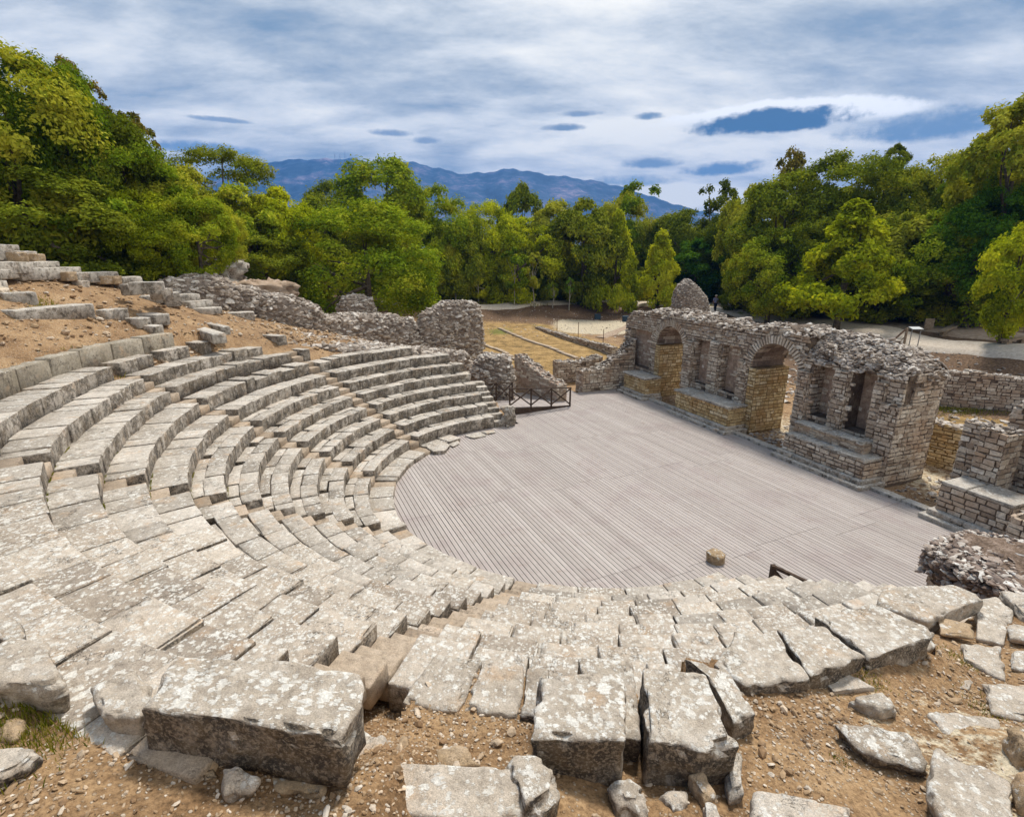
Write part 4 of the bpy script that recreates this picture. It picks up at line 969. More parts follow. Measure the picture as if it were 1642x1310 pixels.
# end pier
mb = MB(); P8 = [st(14.72, 1.2, -.2), st(15.32, 1.2, -.2), st(15.32, 3.25, -.2), st(14.72, 3.25, -.2)]; hexa(mb, P8 + [p + np.array([0, 0, 3.0]) for p in P8]); ep = mb.build('end_pier', M['mortar'], stage)
mb = MB(); masonry(mb, st(14.72, 1.2, 0), US, -NS, .6, -.02, 2.83, rng, lmin=.14, lmax=.3); masonry(mb, st(15.32, 1.2, 0), NS, US, 2.05, -.02, 2.83, rng)
s_, t_ = np.meshgrid(np.arange(14.8, 15.3, .17), np.arange(1.3, 3.2, .2)); rocks(mb, [st(a + rng.normal(0, .03), b_ + rng.normal(0, .03), 2.81) for a, b_ in zip(s_.ravel(), t_.ravel())], .26, rng, .35, yaw=-1.2)
mb.build('pier_stones', M['ashlar'], ep)
# platforms in front of the niches
def platform(s0, s1, zb, label, gold=True, upper=None, wt=1.35):
    pf = empty('stone_platform', st((s0 + s1) / 2, .6, 0), label, 'stone bench', 'stone platforms along the foot of the stage wall')
    mb = MB()
    for (a, b_, c, d, z0_, z1_) in ((s0 - .02, s1 + .1, -.06, wt, -.2, .14), (s0 + .08, s1 - .02, .12, wt, .1, .30)):
        P8 = [st(a, c, z0_), st(b_, c, z0_), st(b_, d, z0_), st(a, d, z0_)]
        # as long stones with joints
        x = a
        while x < b_ - .05:
            L = min(rng.uniform(.7, 1.4), b_ - x); x2 = x + L
            if b_ - x2 < .3: x2 = b_
            p_, q_ = rbox(x2 - x - .012, d - c, z1_ - z0_, r=.03, n=(7, 6, 5), amp=.02, freq=3, seed=float(rng.uniform(0, 99)), chip=.08)
            V = np.array([st((x + x2) / 2 + v[0], (c + d) / 2 + v[1], (z0_ + z1_) / 2 + v[2]) for v in p_]); mb.add(V, q_, rnd=float(rng.uniform(.3, .7))); x = x2
    mb.build('plinth_step', M['greystone'], pf, smooth_=True)
    mb = MB(); P8 = [st(s0 + .22, .32, .25), st(s1 - .14, .32, .25), st(s1 - .14, wt, .25), st(s0 + .22, wt, .25)]; hexa(mb, P8 + [p + np.array([0, 0, zb - .25]) for p in P8]); bx = mb.build('bench_core', M['goldmortar' if gold else 'mortar'], pf)
    mb = MB(); masonry(mb, st(s0 + .22, .32, 0), US, -NS, s1 - s0 - .36, .30, zb, rng, gap=.03, jit=.010); masonry(mb, st(s1 - .14, .32, 0), NS, US, wt - .32, .30, zb, rng, jit=.009); masonry(mb, st(s0 + .22, .32, 0), NS, -US, wt - .32, .30, zb, rng)
    mb.build('bench_stones', M['gold' if gold else 'ashlar'], bx)
    mb = MB(); x = s0 + (.12 if gold else .2)
    e1 = s1 - (.06 if gold else .12)
    while x < e1 - .05:
        L = min(rng.uniform(1.2, 2.2) if gold else rng.uniform(.4, .9), e1 - x); x2 = x + L
        if e1 - x2 < .4: x2 = e1
        p_, q_ = rbox(x2 - x - .01, wt - (.20 if gold else .30), .11, r=.03, n=(10, 7, 4), amp=.016, freq=3, seed=float(rng.uniform(0, 99)), chip=.08)
        V = np.array([st((x + x2) / 2 + v[0], ((.20 if gold else .30) + wt) / 2 + v[1], zb + .05 + v[2]) for v in p_]); mb.add(V, q_, rnd=float(rng.uniform(.3, .7))); x = x2
    mb.build('bench_top', M['greystone'], pf, smooth_=True)
    if upper:
        u0, u1, uz = upper
        mb = MB(); P8 = [st(u0, .80, zb), st(u1, .80, zb), st(u1, wt, zb), st(u0, wt, zb)]; hexa(mb, P8 + [p + np.array([0, 0, uz - zb]) for p in P8]); masonry(mb, st(u0, .80, 0), US, -NS, u1 - u0, zb + .1, uz, rng); masonry(mb, st(u1, .80, 0), NS, US, wt - .8, zb + .1, uz, rng)
        mb.build('upper_tier', M['ashlar'], pf)
        mb = MB(); x = u0
        while x < u1 - .05:
            L = min(rng.uniform(.9, 1.6), u1 - x); x2 = x + L
            p_, q_ = rbox(L - .02, .58, .10, r=.03, n=(10, 7, 4), amp=.02, freq=3, seed=float(rng.uniform(0, 99)), chip=.14)
            V = np.array([st((x + x2) / 2 + v[0], .98 + v[1], uz + .05 + v[2]) for v in p_]); mb.add(V, q_, rnd=.6); x = x2
        mb.build('upper_slab', M['greystone'], pf, smooth_=True)
platform(.3, 2.75, 1.12, 'short golden stone bench with a grey slab top, left of the far arch')
platform(5.05, 9.0, 1.12, 'long golden stone bench with a grey slab top between the two arches')
platform(11.7, 15.3, .88, 'grey two tiered stone platform in front of the twin tall niches', gold=False, upper=(11.9, 14.7, 1.32), wt=1.25)
# stone kerbs between the platforms
for s0, s1, lab in ((2.8, 5.0, 'thin stone kerb across the foot of the far arch'), (9.05, 11.6, 'thin stone kerb across the foot of the near arch'), (15.4, 17.9, 'long pale stone kerb beside the board floor at the near end of the stage wall')):
    mb = MB(); x = s0
    while x < s1 - .1:
        L = min(rng.uniform(.9, 1.6), s1 - x); p_, q_ = rbox(L - .015, .34, .26, r=.02, n=(6, 5, 4), amp=.012, freq=3, seed=float(rng.uniform(0, 99)), chip=.05)
        V = np.array([st(x + L / 2 + v[0], .62 + v[1], -.03 + v[2]) for v in p_]); mb.add(V, q_, rnd=.6); x += L
    tag(mb.build('stone_kerb', M['greystone'], smooth_=True), lab, 'kerb')

# wall stub projecting left of the stage wall and its neighbour
def free_wall(name, label, cat, A, B, th, topf, z0, rng, mat='ashlar', core='mortar', ch=.14, crest=True, group=None, lmax=.42, keep=.97, csize=(.08, .2)):
    """free standing masonry wall from A to B (world xy), topf(0..1) is its height"""
    A = np.array(A, float)[:2]; B = np.array(B, float)[:2]; L = np.hypot(*(B - A)); u = (B - A) / L; n_ = np.array([-u[1], u[0]])
    root = empty(name, (*((A + B) / 2), z0), label, cat, group)
    mb = MB(); m_ = max(4, int(L / .3)); xs = np.linspace(0, 1, m_ + 1)
    for a, b_ in zip(xs[:-1], xs[1:]):
        za, zb = topf(a) - .05, topf(b_) - .05; c = []
        for x, s in ((a, -1), (b_, -1), (b_, 1), (a, 1)): p = A + u * L * x + n_ * s * th / 2; c.append(np.array([p[0], p[1], z0 - .4]))
        d = [q_.copy() for q_ in c]
        for q_, z_ in zip(d, (za, zb, zb, za)): q_[2] = z_
        hexa(mb, c + d)
    mb.build('wall_core', M[core], root)
    mb = MB(); zm = max(topf(x) for x in xs)
    tf = lambda a: topf(min(1, max(0, a / L)))
    masonry(mb, A - n_ * th / 2, u, -n_, L, z0 - .05, zm, rng, ch=ch, top=tf, keep=keep, lmax=lmax); masonry(mb, A + n_ * th / 2, u, n_, L, z0 - .05, zm, rng, ch=ch, top=tf, keep=keep, lmax=lmax)
    masonry(mb, A - n_ * th / 2, n_, -u, th, z0 - .05, topf(0), rng, ch=ch); masonry(mb, B - n_ * th / 2, n_, u, th, z0 - .05, topf(1), rng, ch=ch)
    mb.build('stone_facing', M[mat], root)
    if crest:
        mb = MB(); k = int(L * th * 75) + 6; x = rng.uniform(0, 1, k); w_ = rng.uniform(-.5, .5, k)
        C = np.array([[*(A + u * L * a + n_ * th * b_), topf(a) - .01] for a, b_ in zip(x, w_)]); rocks(mb, C, rng.uniform(*csize, k), rng, .5); mb.build('rubble_crest', M['rubble'], root)
    return root
def lin(*pts):
    P_ = np.array(pts, float); return lambda a: float(np.interp(a, P_[:, 0], P_[:, 1])) + .035 * math.sin(a * 23) + .02 * math.sin(a * 51)
def low_wall(label, A, B, th, tf, z0=-.05, **k): return free_wall('stone_wall', label, 'stone wall', A, B, th, tf, z0, rng, **k)
low_wall('stepped wall stub running out from the left end of the stage wall', st(-.55, -2.1, 0), st(-.55, 1.4, 0), .85, lin((0, 1.25), (.35, 1.3), (.55, 1.7), (.8, 2.2), (1, 3.0)))
low_wall('short wall of pale stones behind the stepped stub at the left end of the stage', st(-3.6, -2.2, 0), st(-3.4, .9, 0), .9, lin((0, 1.25), (.5, 1.2), (1, 1.5)))
# ruined wedge wall beside the ramp, and the rocky corner of the seats
low_wall('leaning wedge of rubble wall standing behind the timber ramp', (.45, 30.6), (2.75, 27.75), .75, lin((0, 2.15), (.3, 1.75), (.6, 1.35), (1, .95)), core='plaster', keep=.8)

def rubble_mass(name, label, cat, segs, rng, stone=(.10, .52), dens=52, mat='rubble', core='rubblecore', group=None, disp=.26):
    """segs: list of (x, y, z_base, z_top, half thickness); a lumpy ridge of rubble concrete with its stones"""
    root = empty(name, (segs[0][0], segs[0][1], segs[0][2]), label, cat, group); S_ = np.array(segs, float)
    n = len(S_); m_ = max(8, int(sum(np.hypot(*(S_[i + 1, :2] - S_[i, :2])) for i in range(n - 1)) / .22)); tt = np.linspace(0, n - 1, m_)
    I = np.array([[np.interp(t, range(n), S_[:, a]) for a in range(5)] for t in tt])
    nc = 15; V = []; Nr = []
    for i in range(m_):
        d = I[min(i + 1, m_ - 1), :2] - I[max(i - 1, 0), :2]; d /= np.linalg.norm(d) + 1e-9; nn = np.array([-d[1], d[0]])
        endf = min(1, (min(i, m_ - 1 - i) + .35) / 2.2) ** .6
        for j in range(nc):
            a = math.pi * j / (nc - 1); cx_ = -math.cos(a); sz = math.sin(a)
            w = np.sign(cx_) * abs(cx_) ** .55 * I[i, 4] * (.55 + .45 * endf); h = (I[i, 3] - I[i, 2]) * (sz ** .45) * (.35 + .65 * endf)
            V.append([I[i, 0] + nn[0] * w, I[i, 1] + nn[1] * w, I[i, 2] + h - (.3 if j in (0, nc - 1) else 0)]); Nr.append([nn[0] * cx_, nn[1] * cx_, sz])
    V = np.array(V); Nr = np.array(Nr); V = V + Nr * (fbm(V * 1.1, 3) * disp + fbm(V * 4, 2) * disp * .45)[:, None]
    q = [(i * nc + j, i * nc + j + 1, (i + 1) * nc + j + 1, (i + 1) * nc + j) for i in range(m_ - 1) for j in range(nc - 1)]
    t = []
    for e, fl in ((0, 0), (m_ - 1, 1)):
        for j in range(1, nc - 1): tr = (e * nc, e * nc + j, e * nc + j + 1); t.append(tr if fl else tr[::-1])
    mb = MB(); mb.add(V, q, t); mb.build('rubble_core', M[core], root, smooth_=True)
    A_ = V[np.array(q)]; ar = np.linalg.norm(np.cross(A_[:, 1] - A_[:, 0], A_[:, 3] - A_[:, 0]), axis=1)
    k = int(ar.sum() * dens); f = rng.choice(len(q), k, p=ar / ar.sum()); a, b_ = rng.uniform(0, 1, (2, k, 1))
    C = (A_[f, 0] * (1 - a) + A_[f, 1] * a) * (1 - b_) + (A_[f, 3] * (1 - a) + A_[f, 2] * a) * b_
    mb = MB(); rocks(mb, C, stone[0] + (stone[1] - stone[0]) * rng.beta(1.2, 2.2, k), rng, .65); mb.build('rubble_stones', M[mat], root)
    return root
def rs(px_, py_top, Y, zb, hw):   # a ridge station from the photo: top pixel, distance
    p = atY(px_, py_top, Y); return (p[0], p[1], zb if zb is not None else gz1(p[0], p[1]) - .1, p[2], hw)
rubble_mass('rubble_ridge', 'long lumpy ridge of collapsed rubble masonry climbing left behind the seats', 'ruined wall',
            [rs(252, 452, 25.5, None, .8), rs(300, 445, 26.5, None, 1.1), rs(345, 442, 27.5, None, 1.2), rs(380, 458, 28, None, 1.0), rs(430, 470, 29, None, 1.1), rs(480, 478, 30, None, 1.1), rs(512, 500, 31, None, .9)], rng, group='collapsed rubble walls behind the far seats')
rubble_mass('rubble_wall', 'low broken rubble wall running right from the ridge towards the squared stub', 'ruined wall',
            [rs(508, 506, 31, None, .7), rs(560, 504, 32.5, None, .7), rs(620, 506, 34, None, .7), rs(668, 512, 35, None, .7)], rng, group='collapsed rubble walls behind the far seats')
rubble_mass('rubble_wall', 'tall square ended rubble wall standing beside the grassy courtyard', 'ruined wall',
            [rs(665, 508, 35, None, .6), rs(690, 495, 35.5, None, .65), (*atY(712, 484, 36)[:2], .2, atY(712, 484, 36)[2], .65), (*atY(755, 483, 37)[:2], .1, atY(755, 483, 37)[2], .7), (*atY(767, 490, 37.5)[:2], .1, atY(767, 490, 37.5)[2], .6)], rng, disp=.10, group='collapsed rubble walls behind the far seats')
rubble_mass('rubble_stub', 'lone round topped lump of rubble masonry behind the ridge', 'ruined wall',
            [rs(538, 480, 36, None, .8), rs(562, 473, 36.5, None, 1.1), rs(585, 474, 37, None, 1.1), rs(604, 492, 37, None, .8)], rng)
rubble_mass('rubble_terrace', 'low terrace of broken stones between the far seats and the rubble wall', 'ruined wall',
            [rs(480, 535, 27.5, None, .8), rs(560, 545, 29, None, .9), rs(640, 556, 30.5, None, .9), rs(700, 560, 32, None, .8), rs(755, 566, 32.5, None, .6)], rng, stone=(.12, .5), disp=.14)
rubble_mass('rubble_terrace', 'lower terrace of tumbled stones just behind the uppermost far seats', 'ruined wall',
            [rs(452, 552, 25, None, .9), rs(520, 553, 26, None, 1.0), rs(590, 556, 27, None, 1.0), rs(660, 562, 28, None, .9), rs(715, 571, 29, None, .7)], rng, stone=(.12, .55), dens=45, disp=.16)
rubble_mass('rubble_corner', 'rocky broken corner of the seat bank next to the timber ramp', 'ruined wall',
            [rs(752, 582, 28.9, .2, .5), rs(780, 566, 28.6, .0, .7), rs(806, 568, 28.2, -.1, .65), rs(819, 592, 27.8, -.2, .45)], rng, stone=(.14, .42), dens=60, disp=.14)
rubble_mass('conical_ruin', 'tall conical stump of rubble tower standing behind the far end of the stage wall', 'ruined tower',
            [(*atY(1078, 500, 46)[:2], .2, atY(1078, 492, 46)[2], .9), (*atY(1088, 455, 46)[:2], .2, atY(1088, 458, 46)[2], 1.3), (*atY(1103, 448, 46)[:2], .2, atY(1103, 447, 46)[2], 1.5), (*atY(1120, 460, 46)[:2], .2, atY(1120, 462, 46)[2], 1.4), (*atY(1141, 480, 46)[:2], .2, atY(1141, 486, 46)[2], 1.0)], rng, stone=(.12, .3), dens=70, disp=.14)
# concrete ruin at the right foreground
cr = empty('concrete_ruin', (*at(1545, 880, 1.9)[:2], 0), 'big dark broken block of ancient concrete at the right end of the seats', 'ruined vault')
cro = [(1484, 880), (1500, 868), (1546, 852), (1600, 860), (1700, 878), (1790, 960), (1660, 972), (1600, 946), (1522, 905)]
mb = MB(); slab_mesh(mb, cro, [1.85, 1.92, 2.0, 2.0, 2.0, 1.95, 1.9, 1.9, 1.88], .62, 401, M_=170, amp=.10, rnd_r=.10, taper=.10); mb.build('broken_top', M['conglomerate'], cr, smooth_=True)
cP = np.array([at(x, y, 1.9) for x, y in cro]); cc_ = cP.mean(0)
mb = MB(); k = 3200; a_ = rng.integers(0, len(cro), k); f1, f2 = rng.uniform(0, 1, (2, k, 1)); f2 = f2 ** .5
C = (cP[a_] * (1 - f1) + cP[(a_ + 1) % len(cro)] * f1) * f2 + cc_ * (1 - f2); C[:, 2] += rng.uniform(-.07, .06, k); rocks(mb, C, .03 + .24 * rng.beta(1, 3.5, k), rng, .5)
k = 600; a_ = rng.integers(0, len(cro), k); f1 = rng.uniform(0, 1, (k, 1)); C = cP[a_] * (1 - f1) + cP[(a_ + 1) % len(cro)] * f1; C[:, 2] = 1.9 - rng.uniform(0, .5, k) ; rocks(mb, C, .04 + .2 * rng.beta(1, 3, k), rng, .8)
mb.build('embedded_stones', M['conglomerate_bits'], cr)
mb = MB(); lowP = cc_ + (cP - cc_) * .84; lowP[:, 2] = 1.42; slab_world(mb, lowP, 1.75, 402, M_=110, amp=.02, rnd_r=.04, taper=.0); mb.build('vault_side', M['ochreshade'], cr, smooth_=True)
mb = MB()
for p_, q_ in ((lowP[0], lowP[1]), (lowP[8], lowP[0])):
    d_ = (q_ - p_)[:2]; L_ = np.hypot(*d_); u_2 = d_ / L_; masonry(mb, p_[:2], u_2, np.array([u_2[1], -u_2[0]]) if np.dot(np.array([u_2[1], -u_2[0]]), (p_ - cc_)[:2]) > 0 else np.array([-u_2[1], u_2[0]]), min(L_, .8), .2, 1.35, rng, ch=.12, keep=.8)
mb.build('side_masonry', M['ashlar'], cr)

# right hand walls beyond the stage wall
a_, b_ = at(1497, 650, 0), at(1660, 668, 0)
hR = atY(1540, 596, np.interp(1540, [1497, 1660], [a_[1], b_[1]]))[2]
low_wall('long rubble wall closing the courtyard behind the near end of the stage wall', a_[:2], b_[:2], .6, lin((0, hR - .1), (.3, hR + .05), (1, hR - .15)), ch=.14, lmax=.4)
a_, b_ = at(1478, 738, 0), at(1550, 757, 0)
low_wall('low golden wall with pale top stones seen through the gap right of the end pier', a_[:2], b_[:2], .55, lin((0, 1.66), (.5, 1.6), (1, 1.6)), mat='gold', core='goldmortar', ch=.11, csize=(.15, .34))
low_wall('low wall seen through the near arch behind the stage', st(9.0, 6.0, 0), st(12.5, 6.3, 0), .6, lin((0, 1.9), (.5, 2.0), (1, 1.8)))
low_wall('wall with a small pier seen through the near arch', st(9.6, 4.6, 0), st(9.6, 6.0, 0), .6, lin((0, 1.6), (1, 2.2)))
# near right group
low_wall('tall broken wall at the right edge rising behind the stepped stone piers', st(17.75, 2.85, 0), st(22.5, 2.85, 0), 1.0, lin((0, 3.1), (.04, 3.5), (.12, 3.85), (.3, 3.95), (1, 3.8)), ch=.15, csize=(.12, .3))
low_wall('dark recessed pier of stone courses at the right edge beside the gap', st(17.1, 1.75, 0), st(17.6, 1.75, 0), .55, lin((0, 2.85), (1, 2.8)), ch=.15)
low_wall('stepped pier of stone courses standing on the broken platform at the right edge', st(17.62, 1.72, 0), st(18.25, 1.72, 0), .80, lin((0, 2.8), (1, 2.75)), ch=.15)
platform(17.25, 19.35, 1.10, 'broken grey platform with a pale slab at the right edge of the picture', gold=False, wt=1.45)
low_wall('low corner of stone courses at the right edge in front of the broken platform', st(19.35, .45, 0), st(22.4, .45, 0), .95, lin((0, 1.05), (1, 1.0)), ch=.15)

# courtyard: long low wall, pale kerbs, stakes, excavated mosaic edge
def px0(x, y, z): p = at(x, y, z); return p[:2]
low_wall('long low rubble wall between the golden grass and the pale excavated floor', px0(862, 530, .35), px0(985, 569, .1), .55, lin((0, .75), (.5, .65), (1, .75)), z0=.1, ch=.13, lmax=.4)
low_wall('thin ridge of stones on the far side of the pale excavated floor', px0(890, 519, .35), px0(930, 516, .35), .4, lin((0, .55), (1, .5)), z0=.2)
low_wall('stone edging at the back of the excavation below the path', px0(950, 515, .5), px0(1005, 511, .5), .5, lin((0, .8), (1, .7)), z0=.2)
for (p, q_, lab) in (((800, 534), (925, 575), 'straight pale stone kerb crossing the dry grass, nearer the low wall'), ((764, 549), (832, 578), 'straight pale stone kerb crossing the dry grass, nearer the square ended wall')):
    a_, b_ = px0(*p, .12), px0(*q_, .02); L = np.hypot(*(b_ - a_)); u = (b_ - a_) / L; n_ = np.array([-u[1], u[0]]); mb = MB(); x = 0
    while x < L - .1:
        l_ = min(rng.uniform(.8, 1.5), L - x); c = a_ + u * (x + l_ / 2); p_, q2 = rbox(l_ - .02, .36, .3, r=.03, n=(5, 4, 4), amp=.015, seed=float(rng.uniform(0, 99)))
        zz = gz1(*c); V = np.array([[c[0] + u[0] * v[0] + n_[0] * v[1], c[1] + u[1] * v[0] + n_[1] * v[1], zz - .02 + v[2]] for v in p_]); mb.add(V, q2, rnd=.7); x += l_
    tag(mb.build('stone_kerb', M['step'], smooth_=True), lab, 'kerb')
for i, (x, yt, yb, lab) in enumerate(((893, 512, 535, 'thin rusty stake farthest left along the low rubble wall'), (927, 517, 541, 'middle one of the three thin stakes along the low rubble wall'), (967, 528, 552, 'thin stake nearest the stage wall beside the pale floor'))):
    p = at(x, yb, .45); h = atY(x, yt, p[1])[2]; mb = MB(); tube(mb, [(p[0], p[1], .1), (p[0], p[1], h)], [.035, .03], 6)
    tag(mb.build('marker_stake', M['rustpost']), lab, 'stake', 'stakes along the excavation')
for (x, y, lab) in ((958, 510, 'dark blue plastic crate left of the conical ruin'), (1003, 512, 'dark plastic crate right above the left end of the stage wall')):
    p = at(x, y, .95); root = empty('plastic_crate', (p[0], p[1], gz1(p[0], p[1])), lab, 'crate'); mb = MB(); z = gz1(p[0], p[1]); z = max(z, .55)
    for dx_, dy_, w_, d_ in ((0, -.3, .6, .05), (0, .3, .6, .05), (-.3, 0, .05, .6), (.3, 0, .05, .6)): hexa(mb, [(p[0] + dx_ + a * w_ / 2, p[1] + dy_ + b_ * d_ / 2, z + c) for c in (0, .55) for a, b_ in ((-1, -1), (1, -1), (1, 1), (-1, 1))])
    mb.build('crate_body', M['plasticblue'], root)
    mb = MB(); hexa(mb, [(p[0] + a * .34, p[1] + b_ * .34, z + c) for c in (.55, .6) for a, b_ in ((-1, -1), (1, -1), (1, 1), (-1, 1))]); mb.build('lid', M['plasticblue'], root)

# ------------------------------------------------------------------ upper left stones and steps
def wblock(name, label, cat, P0, P1, depth, ztop_, H, mat='greystone', group=None, seed=0, parent=None, n=(9, 6, 5)):
    """block whose front top edge runs from P0 to P1 (world xy)"""
    P0 = np.array(P0)[:2]; P1 = np.array(P1)[:2]; L = np.hypot(*(P1 - P0)); u = (P1 - P0) / L; n_ = np.array([-u[1], u[0]])
    mid = (P0 + P1) / 2
    if n_ @ mid < 0: n_ = -n_
    c = mid + n_ * depth / 2; gmin = min(gz1(*P0), gz1(*P1), gz1(*c)); H = max(H, min(H * 1.5, ztop_ - gmin + .06)); p_, q_ = rbox(L, depth, H, r=.04, n=n, amp=.03, freq=2.2, seed=seed * 3.7, chip=.10)
    V = np.array([[c[0] + u[0] * v[0] + n_[0] * v[1], c[1] + u[1] * v[0] + n_[1] * v[1], ztop_ - H / 2 + v[2]] for v in p_])
    if np.cross(u, n_) < 0: q_ = q_[:, ::-1]
    mb = MB(); mb.add(V, q_, rnd=float(np.random.default_rng(seed).uniform(.3, .7))); o = mb.build(name, M[mat], parent, smooth_=True)
    if parent is None: tag(o, label, cat, group)
    return o
UL = [ # x0,y0,x1,y1 of the front top edge, z, height, depth, material, label
 (-60, 500, 20, 497, 5.68, .42, .8, 'greystone', 'left half of the long grey seat slab propped on small stones at the left edge'),
 (21, 498, 150, 487, 5.68, .42, .8, 'greystone', 'right half of the long grey seat slab propped on small stones at the left edge'),
 (-50, 471, 2, 469, 6.4, .40, .7, 'greystone', 'grey block of the second seat row at the far left edge'),
 (3, 470, 58, 468, 6.4, .40, .7, 'greystone', 'pale block sitting just above the long propped grey slab'),
 (-50, 452, 12, 450, 6.75, .45, .6, 'greystone', 'small block stack end at the left edge above the pale block'),
 (151, 497, 168, 497, 5.62, .35, .5, 'greystone', 'small dark block right of the long propped grey slab'),
 (169, 496, 190, 496, 5.6, .38, .5, 'greystone', 'second small dark block right of the long propped grey slab'),
 (195, 510, 222, 511, 5.4, .25, .5, 'greystone', 'flat stone lying alone on the orange slope, left of two others'),
 (216, 503, 246, 505, 5.5, .3, .6, 'greystone', 'rough stone on the orange slope above the flat lone one'),
 (224, 522, 247, 523, 5.15, .28, .4, 'greystone', 'small block on the orange slope behind the tall back slabs'),
 (301, 523, 340, 536, 4.92, .26, .5, 'greystone', 'left one of two cut blocks lying together on the orange dirt'),
 (318, 516, 356, 524, 4.94, .24, .3, 'greystone', 'right one of two cut blocks lying together on the orange dirt'),
 (-60, 392, 30, 390, 8.3, .36, .9, 'greystone', 'topmost block of the broken seats at the upper left edge'),
 (26, 403, 60, 403, 8.1, .45, .9, 'greystone', 'block on the second level down at the upper left'),
 (-60, 420, 95, 419, 7.75, .28, .8, 'greystone', 'long grey slab on the third level down at the upper left'),
 (32, 430, 130, 428, 7.45, .30, .8, 'greystone', 'long grey slab on the fourth level down at the upper left'),
 (112, 438, 190, 435, 7.15, .28, .8, 'greystone', 'long speckled slab on the lowest level at the upper left'),
 (-60, 433, 30, 432, 7.4, .22, .6, 'greystone', 'grey slab at the left edge under the long levels'),
 (189, 445, 228, 443, 6.95, .30, .8, 'greystone', 'upper block of the stepped end wall above the seats'),
 (205, 453, 262, 452, 6.7, .32, .8, 'greystone', 'second block down of the stepped end wall'),
 (190, 456, 203, 456, 6.6, .3, .6, 'greystone', 'small block at the left foot of the stepped end wall'),
 (238, 463, 260, 463, 6.4, .3, .7, 'greystone', 'square block right of the stepped end wall'),
 (222, 475, 262, 474, 6.05, .22, .7, 'greystone', 'flat grey slab on the slope below the stepped end wall'),
 (262, 474, 321, 471, 6.0, .25, .7, 'greystone', 'long flat slab at the foot of the rubble ridge'),
 (262, 484, 300, 483, 5.7, .25, .6, 'greystone', 'slab one level below the long flat slab, left part'),
 (302, 484, 342, 481, 5.7, .25, .6, 'greystone', 'slab one level below the long flat slab, right part'),
 (268, 495, 322, 494, 5.4, .22, .6, 'greystone', 'lowest level slab under the rubble ridge, left part'),
 (324, 495, 356, 492, 5.4, .22, .6, 'greystone', 'lowest level slab under the rubble ridge, right part'),
 (360, 502, 408, 500, 5.05, .28, .6, 'greystone', 'separate long grey slab below the middle of the rubble ridge'),
 (245, 466, 262, 470, 6.2, .4, .6, 'greystone', 'pale rounded block above a grass tuft at the top of the orange slope'),
 (420, 537, 446, 539, 4.55, .35, .5, 'seat', 'grey block standing at the broken end of the eleventh seat row'),
]
def on_ground(x, y, H):
    r = ray(x, y); t_ = np.linspace(9, 34, 500); g_ = gz(r[0] * t_, r[1] * t_, False); d_ = CAMH + r[2] * t_ - g_ - H
    k_ = np.where(d_ < 0)[0]; t0_ = t_[k_[0]] if len(k_) else 25.; return float(CAMH + r[2] * t0_)
for i, (x0, y0, x1, y1, z, H, dp, mt, lab) in enumerate(UL):
    if any(w_ in lab for w_ in ('orange', 'small dark block', 'separate long', 'broken end')): z = on_ground((x0 + x1) / 2, (y0 + y1) / 2, H * .8)
    elif 'propped slab' in lab or 'propped on' in lab: z = on_ground(75, 497, .78)
    elif z == 6.4 and x1 < 60: z = on_ground(30, 470, .55)
    wblock('stone_block', lab, 'stone block', at(x0, y0, z) if z < 6.72 else atY(x0, y0, 17.6 + .028 * x0 + (440 - y0) * .022), at(x1, y1, z) if z < 6.72 else atY(x1, y1, 17.6 + .028 * x1 + (440 - y0) * .022), dp,
           z if z < 6.72 else float(atY((x0 + x1) / 2, (y0 + y1) / 2, 17.6 + .014 * (x0 + x1) + (440 - y0) * .022)[2]), H, mt, None, i)
# ochre underpinning stones
for i, (x, y, z, s, lab) in enumerate(((12, 412, None, .8, 'ochre stone under the topmost block at the upper left'), (45, 414, None, .5, 'ochre stone between the topmost blocks'), (158, 449, None, .55, 'yellow ochre stone under the speckled slab, left of another'), (175, 449, None, .5, 'yellow ochre stone under the right end of the speckled slab'), (95, 443, None, .8, 'flat ochre stone under the fourth level slab'),
                               (28, 522, 5.15, .6, 'pale prop stone under the long propped grey slab, upper one'), (25, 536, 4.95, .8, 'pale angular stone at the bottom of the prop pile'), (42, 528, 5.1, .4, 'small pale stone at the right of the prop pile'),
                               (122, 457, None, .4, 'small dark stone lying alone on the upper orange slope'))):
    if z: z = on_ground(x, y, {5.15: .42, 4.95: .2, 5.1: .2}.get(z, .3)) - .15
    else: s *= .8
    p = at(x, y, z) if z else atY(x, y, 17.75 + .028 * x + (440 - y) * .022); mb = MB(); w = s / 2
    slab_world(mb, [(p[0] - w, p[1], p[2] + .15), (p[0] + w, p[1] + .03, p[2] + .15), (p[0] + w, p[1] + .5, p[2] + .15), (p[0] - w, p[1] + .5, p[2] + .15)], .34, 50 + i, M_=40, rnd=.6)
    tag(mb.build('prop_stone', M['brownrock' if z is None and i < 5 else 'slab2'], smooth_=True), lab, 'stone')
mb = MB(); c = atY(348, 430, 33); slab_world(mb, [(c[0] + 1.6 * math.cos(a), c[1] + 1.3 * math.sin(a), c[2] + .6) for a in np.linspace(0, 6.28, 9)[:-1]], 1.6, 91, M_=60, amp=.12, boulder=.8)
tag(mb.build('boulder', M['greystone'], smooth_=True), 'dark grey rock outcrop on the earth bank under the trees', 'boulder')
mb = MB(); c = atY(395, 462, 32.5); slab_world(mb, [(c[0] + 3.2 * math.cos(a), c[1] + 1.8 * math.sin(a), c[2] + .35) for a in np.linspace(0, 6.28, 11)[:-1]], 1.8, 92, M_=60, amp=.14, boulder=.9)
tag(mb.build('earth_bank', M['dust'], smooth_=True), 'brown bank of bare earth between the rock outcrop and the rubble ridge', 'earth bank')
